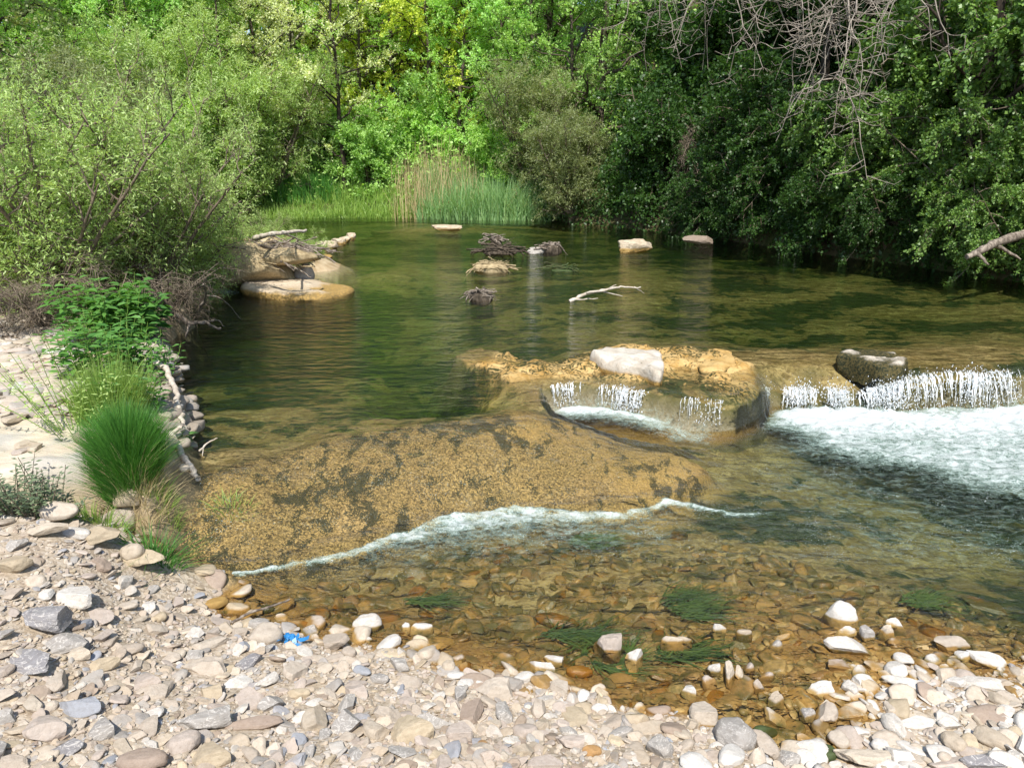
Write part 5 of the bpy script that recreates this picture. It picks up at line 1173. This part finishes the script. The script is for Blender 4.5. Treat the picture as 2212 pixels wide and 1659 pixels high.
# ------------------------------------------------------------------ herbs and sprigs
def herb(label, u, v, z0, rx, ry, n, h0, h1, L, W, seedv, mat='herb', name='leafy_herb', pairs=9, shape=7, cat='plant', lean=.25, stemr=.0025):
    g = np.random.default_rng(seedv); c = pix(u, v, z0); root = empty(name, tuple(c), label, cat); st = MB(); lf = MB(); P, D, N, S = [], [], [], []
    for k in range(n):
        a = g.uniform(0, 6.28); r = g.random() ** .5; b = np.array([rx * r * math.cos(a), ry * r * math.sin(a), 0]); b[2] = max(H1(b[0] + c[0], b[1] + c[1]), z0 - .25) - c[2] - .01
        h = g.uniform(h0, h1); d = np.array([math.cos(a) * lean * (r + .2) + g.normal() * .08, math.sin(a) * lean * (r + .2) + g.normal() * .08, 1.]); t = np.linspace(0, 1, 5)[:, None]
        Q = b + d * h * t + np.cumsum(g.normal(size=(5, 3)) * .012 * h, 0) * (t > 0); st.tube(Q, np.linspace(stemr, stemr * .5, 5), 4, cap=False)
        for j in range(pairs):
            f = .18 + .82 * (j + .6) / pairs; p = np.array([np.interp(f, t[:, 0], Q[:, i]) for i in range(3)]); az = j * 1.57 + g.uniform(0, .6)
            for q in (0, math.pi):
                dd = np.array([math.cos(az + q), math.sin(az + q), g.uniform(-.25, .45)]); P.append(p + dd * .006); D.append(dd); N.append((g.normal() * .25 - .3 * dd[0], g.normal() * .25 - .3 * dd[1] - .15, 1)); S.append((.55 + .65 * math.sin(2.6 * f)) * g.uniform(.75, 1.2))
    n = len(P); S = np.array(S)
    leaves(lf, np.array(P), np.array(D), np.array(N, float), L * S, W * S, np.clip(.5 + .22 * g.normal(size=n), 0, 1), .12, shape)
    obj('stems', st.mesh('stems', (BARK['grey'] if mat == 'greygreen' else LEAF['sedge'],)), root); obj('foliage', lf.mesh('foliage', (LEAF[mat],)), root)
    return root
G_ = 'leafy herbs along the near bank'
for a in [('tall leafy green herbs in front of the willow roots', 235, 740, .44, .26, .2, 34, .30, .52, .075, .032, 51), ('broad-leaved plant with pale green leaves over the bank edge', 290, 735, .42, .20, .18, 18, .28, .46, .09, .075, 52), ('leafy herbs in the middle of the bank strip, darker than those behind', 215, 820, .43, .24, .16, 30, .22, .40, .07, .028, 53), ('fine-leaved yellowish herbs hanging toward the fallen branch', 300, 820, .42, .20, .18, 34, .16, .32, .04, .018, 54), ('low herbs right behind the dense grass clump', 280, 905, .40, .18, .12, 22, .14, .28, .045, .020, 55)]:
    r = herb(*a); r['group'] = G_
herb('wispy willow sprig with tiny leaves leaning over the sandstone slab', 165, 935, .44, .10, .12, 16, .28, .55, .028, .008, 56, 'willow', 'willow_sprig', 16, 4, lean=.7)
herb('grey-green low shrub at the foot of the sandstone slab', 45, 1095, .38, .20, .07, 42, .10, .22, .024, .011, 57, 'greygreen', 'low_shrub', 12, 4, lean=.6)
herb('small upright sprig with paired leaflets standing before the slab', 110, 1085, .38, .05, .03, 7, .16, .30, .026, .011, 58, 'greygreen', 'sprig', 11, 4, lean=.3)
herb('small seedling growing out of the water by the mossy branch end', 402, 970, .26, .03, .02, 4, .07, .11, .05, .024, 59, 'herb', 'seedling', 4, 7)
# the big near willow, in its own right
wv, lf = grow(seed=61, H=1.75, Rc=.58, base=.10, r0=.022, nb=8, nsec=4, ntw=5, nl=13, L=.046, W=.012, up=.95, droop=.06, stems=17, hvar=(.45, 1.4), spread=1.35, prof='bush', twig=.26, lift=.15)
KINDS['near_willow'] = (wv.mesh('near_willow_wood'), lf.mesh('near_willow_leaves'))
wv, lf = grow(seed=62, H=1.7, Rc=.6, base=.06, r0=.02, nb=9, nsec=5, ntw=5, nl=13, L=.044, W=.0115, up=.6, droop=.2, stems=15, hvar=(.5, 1.1), spread=1.25, prof='bush', twig=.26)
KINDS['low_willow'] = (wv.mesh('low_willow_wood'), lf.mesh('low_willow_leaves'))
for (u, v, y, k, s, lab) in [(130, 660, 6.6, 'near_willow', .95, 'big near willow bush with upright shoots above the near bank'), (345, 640, 7.6, 'near_willow', .85, 'willow bush with a dark stem leaning over the pool'), (10, 640, 6.9, 'low_willow', 1.0, 'low willow at the edge of the gravel bank'), (395, 600, 8.4, 'low_willow', .72, 'low willow trailing leaves over the pale limestone slab'), (240, 620, 8.2, 'near_willow', .85, 'willow bush filling the back of the near thicket'), (-120, 620, 7.6, 'near_willow', 1.0, 'willow bush at the outer end of the near thicket')]:
    p = pixy(u, v, y); plant('willow_bush', k, p[0], y, lab, 'willow bush', 'willow', 'grey', 'bushes along the water', s=s, z=max(H1(p[0], y), .25), sink=.03)
# dry roots and dead canes under the near willow
for i, (u, v, y, s, lab) in enumerate([(95, 680, 6.1, .42, 'tangle of bleached dead canes under the near willow'), (250, 690, 6.2, .34, 'brown tangle of roots and dead canes at the bank edge behind the herbs'), (365, 690, 6.7, .32, 'dark dead canes trailing into the pool under the leaning willow')]):
    p = pixy(u, v, y); plant('dead_canes', 'bare_bush', p[0], y, lab, 'dead canes', None, 'grey', 'dead canes under the near willow', s=s * 1.3, sz=s * .9, z=max(H1(p[0], y), .25), sink=.02)
# ------------------------------------------------------------------ bare twigs hanging from the overhanging crowns
def hanging(label, x, y, z, n, Ln, seedv):
    g = np.random.default_rng(seedv); root = empty('hanging_branch', (x, y, z), label, 'branch', 'bare branches hanging over the shaded bank'); m = MB(); tw = m
    for k in range(n):
        a = g.uniform(0, 6.28); d = np.array([math.cos(a), math.sin(a) * .7, 0]); L = Ln * g.uniform(.55, 1.1); t = np.linspace(0, 1, 9)[:, None]
        P = d * L * .55 * t + np.array([0, 0, 1]) * (.25 * L * t - 1.05 * L * t ** 1.7) + np.cumsum(g.normal(size=(9, 3)) * .03 * L, 0) * (t > 0)
        m.tube(P, np.linspace(.011, .0035, 9) * g.uniform(.6, 1.2), 5)
        for j in range(7):
            f = .3 + .7 * g.random(); p = np.array([np.interp(f, t[:, 0], P[:, i]) for i in range(3)]); a2 = g.uniform(0, 6.28); l2 = L * .35 * g.uniform(.4, 1.1); s = np.linspace(0, 1, 6)[:, None]
            Q = p + np.array([math.cos(a2), math.sin(a2), -.2]) * l2 * s + np.array([0, 0, 1]) * (-.35 * l2 * s ** 2 + .45 * l2 * s ** 4) + np.cumsum(g.normal(size=(6, 3)) * .03 * l2, 0) * (s > 0)
            tw.tube(Q, np.linspace(.0045, .002, 6), 4, cap=False)
            for q in range(2):
                f2 = g.random(); p2 = Q[int(f2 * 5)]; d2 = unit(g.normal(size=3) + np.array([0, 0, -.4])) * l2 * .4
                tw.tube(np.array([p2, p2 + d2 * .5 + (0, 0, .01), p2 + d2]), [.004, .003, .002], 3, cap=False)
    obj('limb', m.mesh('limb', (BARK['twig'],)), root)
for i, (u, v, y, n, L, lab) in enumerate([(1700, -40, 9.5, 9, 1.5, 'leafless branch hanging in at the top, the one with the longest twigs'), (1560, -60, 10.5, 8, 1.5, 'leafless branch hanging in at the top, nearest the sunlit wood'), (1850, -30, 9.0, 9, 1.6, 'leafless branch hanging in front of the dark trees beside the longest twigs'), (1800, 170, 10.0, 4, 1.3, 'lower leafless branch reaching down toward the brambles'), (1960, -40, 9.5, 6, 1.3, 'leafless branch hanging in nearest the sunlit brambles'), (1420, -30, 13, 6, 1.3, 'thin leafless branch against the border of sun and shade')]):
    p = pixy(u, v, y); hanging(lab, p[0], p[1], p[2], n, L, 70 + i)

for (u, v, y, s_, lab) in [(640, 566, 10.6, .28, 'small willow shoot growing on the debris mound beside the grey boulder'), (575, 540, 11.2, .32, 'small willow shoot on top of the debris mound'), (680, 560, 11.2, .2, 'tiny green shoot at the water edge of the debris mound'), (520, 600, 10.0, .34, 'small willow shoot at the near foot of the debris mound')]:
    p = pixy(u, v, y); plant('willow_shoot', 'low_willow', p[0], y, lab, 'willow bush', 'willow', 'grey', 'bushes along the water', s=s_, z=p[2] - .05, sink=.03)
# ------------------------------------------------------------------ light
EL, AZ = R(54), R(182)
sd = Vector((math.sin(AZ) * math.cos(EL), math.cos(AZ) * math.cos(EL), math.sin(EL)))   # towards the sun, behind the viewer
sun = bpy.data.lights.new('sun', 'SUN'); sun.energy = 4.8; sun.angle = R(.53); sun.color = (1, .95, .87)
so = bpy.data.objects.new('sun', sun); so.rotation_euler = sd.to_track_quat('Z', 'Y').to_euler(); so.location = (0, 0, 20); COL.objects.link(so)
w = bpy.data.worlds.new('World'); scene.world = w; w.use_nodes = True
nt = w.node_tree; nt.nodes.clear()
sky = nt.nodes.new('ShaderNodeTexSky'); sky.sky_type = 'NISHITA'; sky.sun_disc = False; sky.sun_elevation = EL; sky.sun_rotation = AZ
bg = nt.nodes.new('ShaderNodeBackground'); bg.inputs[1].default_value = .15
ow = nt.nodes.new('ShaderNodeOutputWorld'); nt.links.new(sky.outputs[0], bg.inputs[0]); nt.links.new(bg.outputs[0], ow.inputs[0])
scene.view_settings.view_transform = 'Standard'; scene.view_settings.look = 'None'; scene.view_settings.exposure = 0.35; scene.view_settings.gamma = 1.0
scene.render.engine = 'CYCLES'
cy = scene.cycles
cy.max_bounces = 6; cy.diffuse_bounces = 3; cy.glossy_bounces = 3; cy.transmission_bounces = 4; cy.transparent_max_bounces = 24; cy.volume_bounces = 0
cy.sample_clamp_indirect = 1.2; cy.blur_glossy = 1.0; cy.caustics_reflective = False; cy.caustics_refractive = False
cy.use_denoising = True; cy.sample_clamp_direct = 12
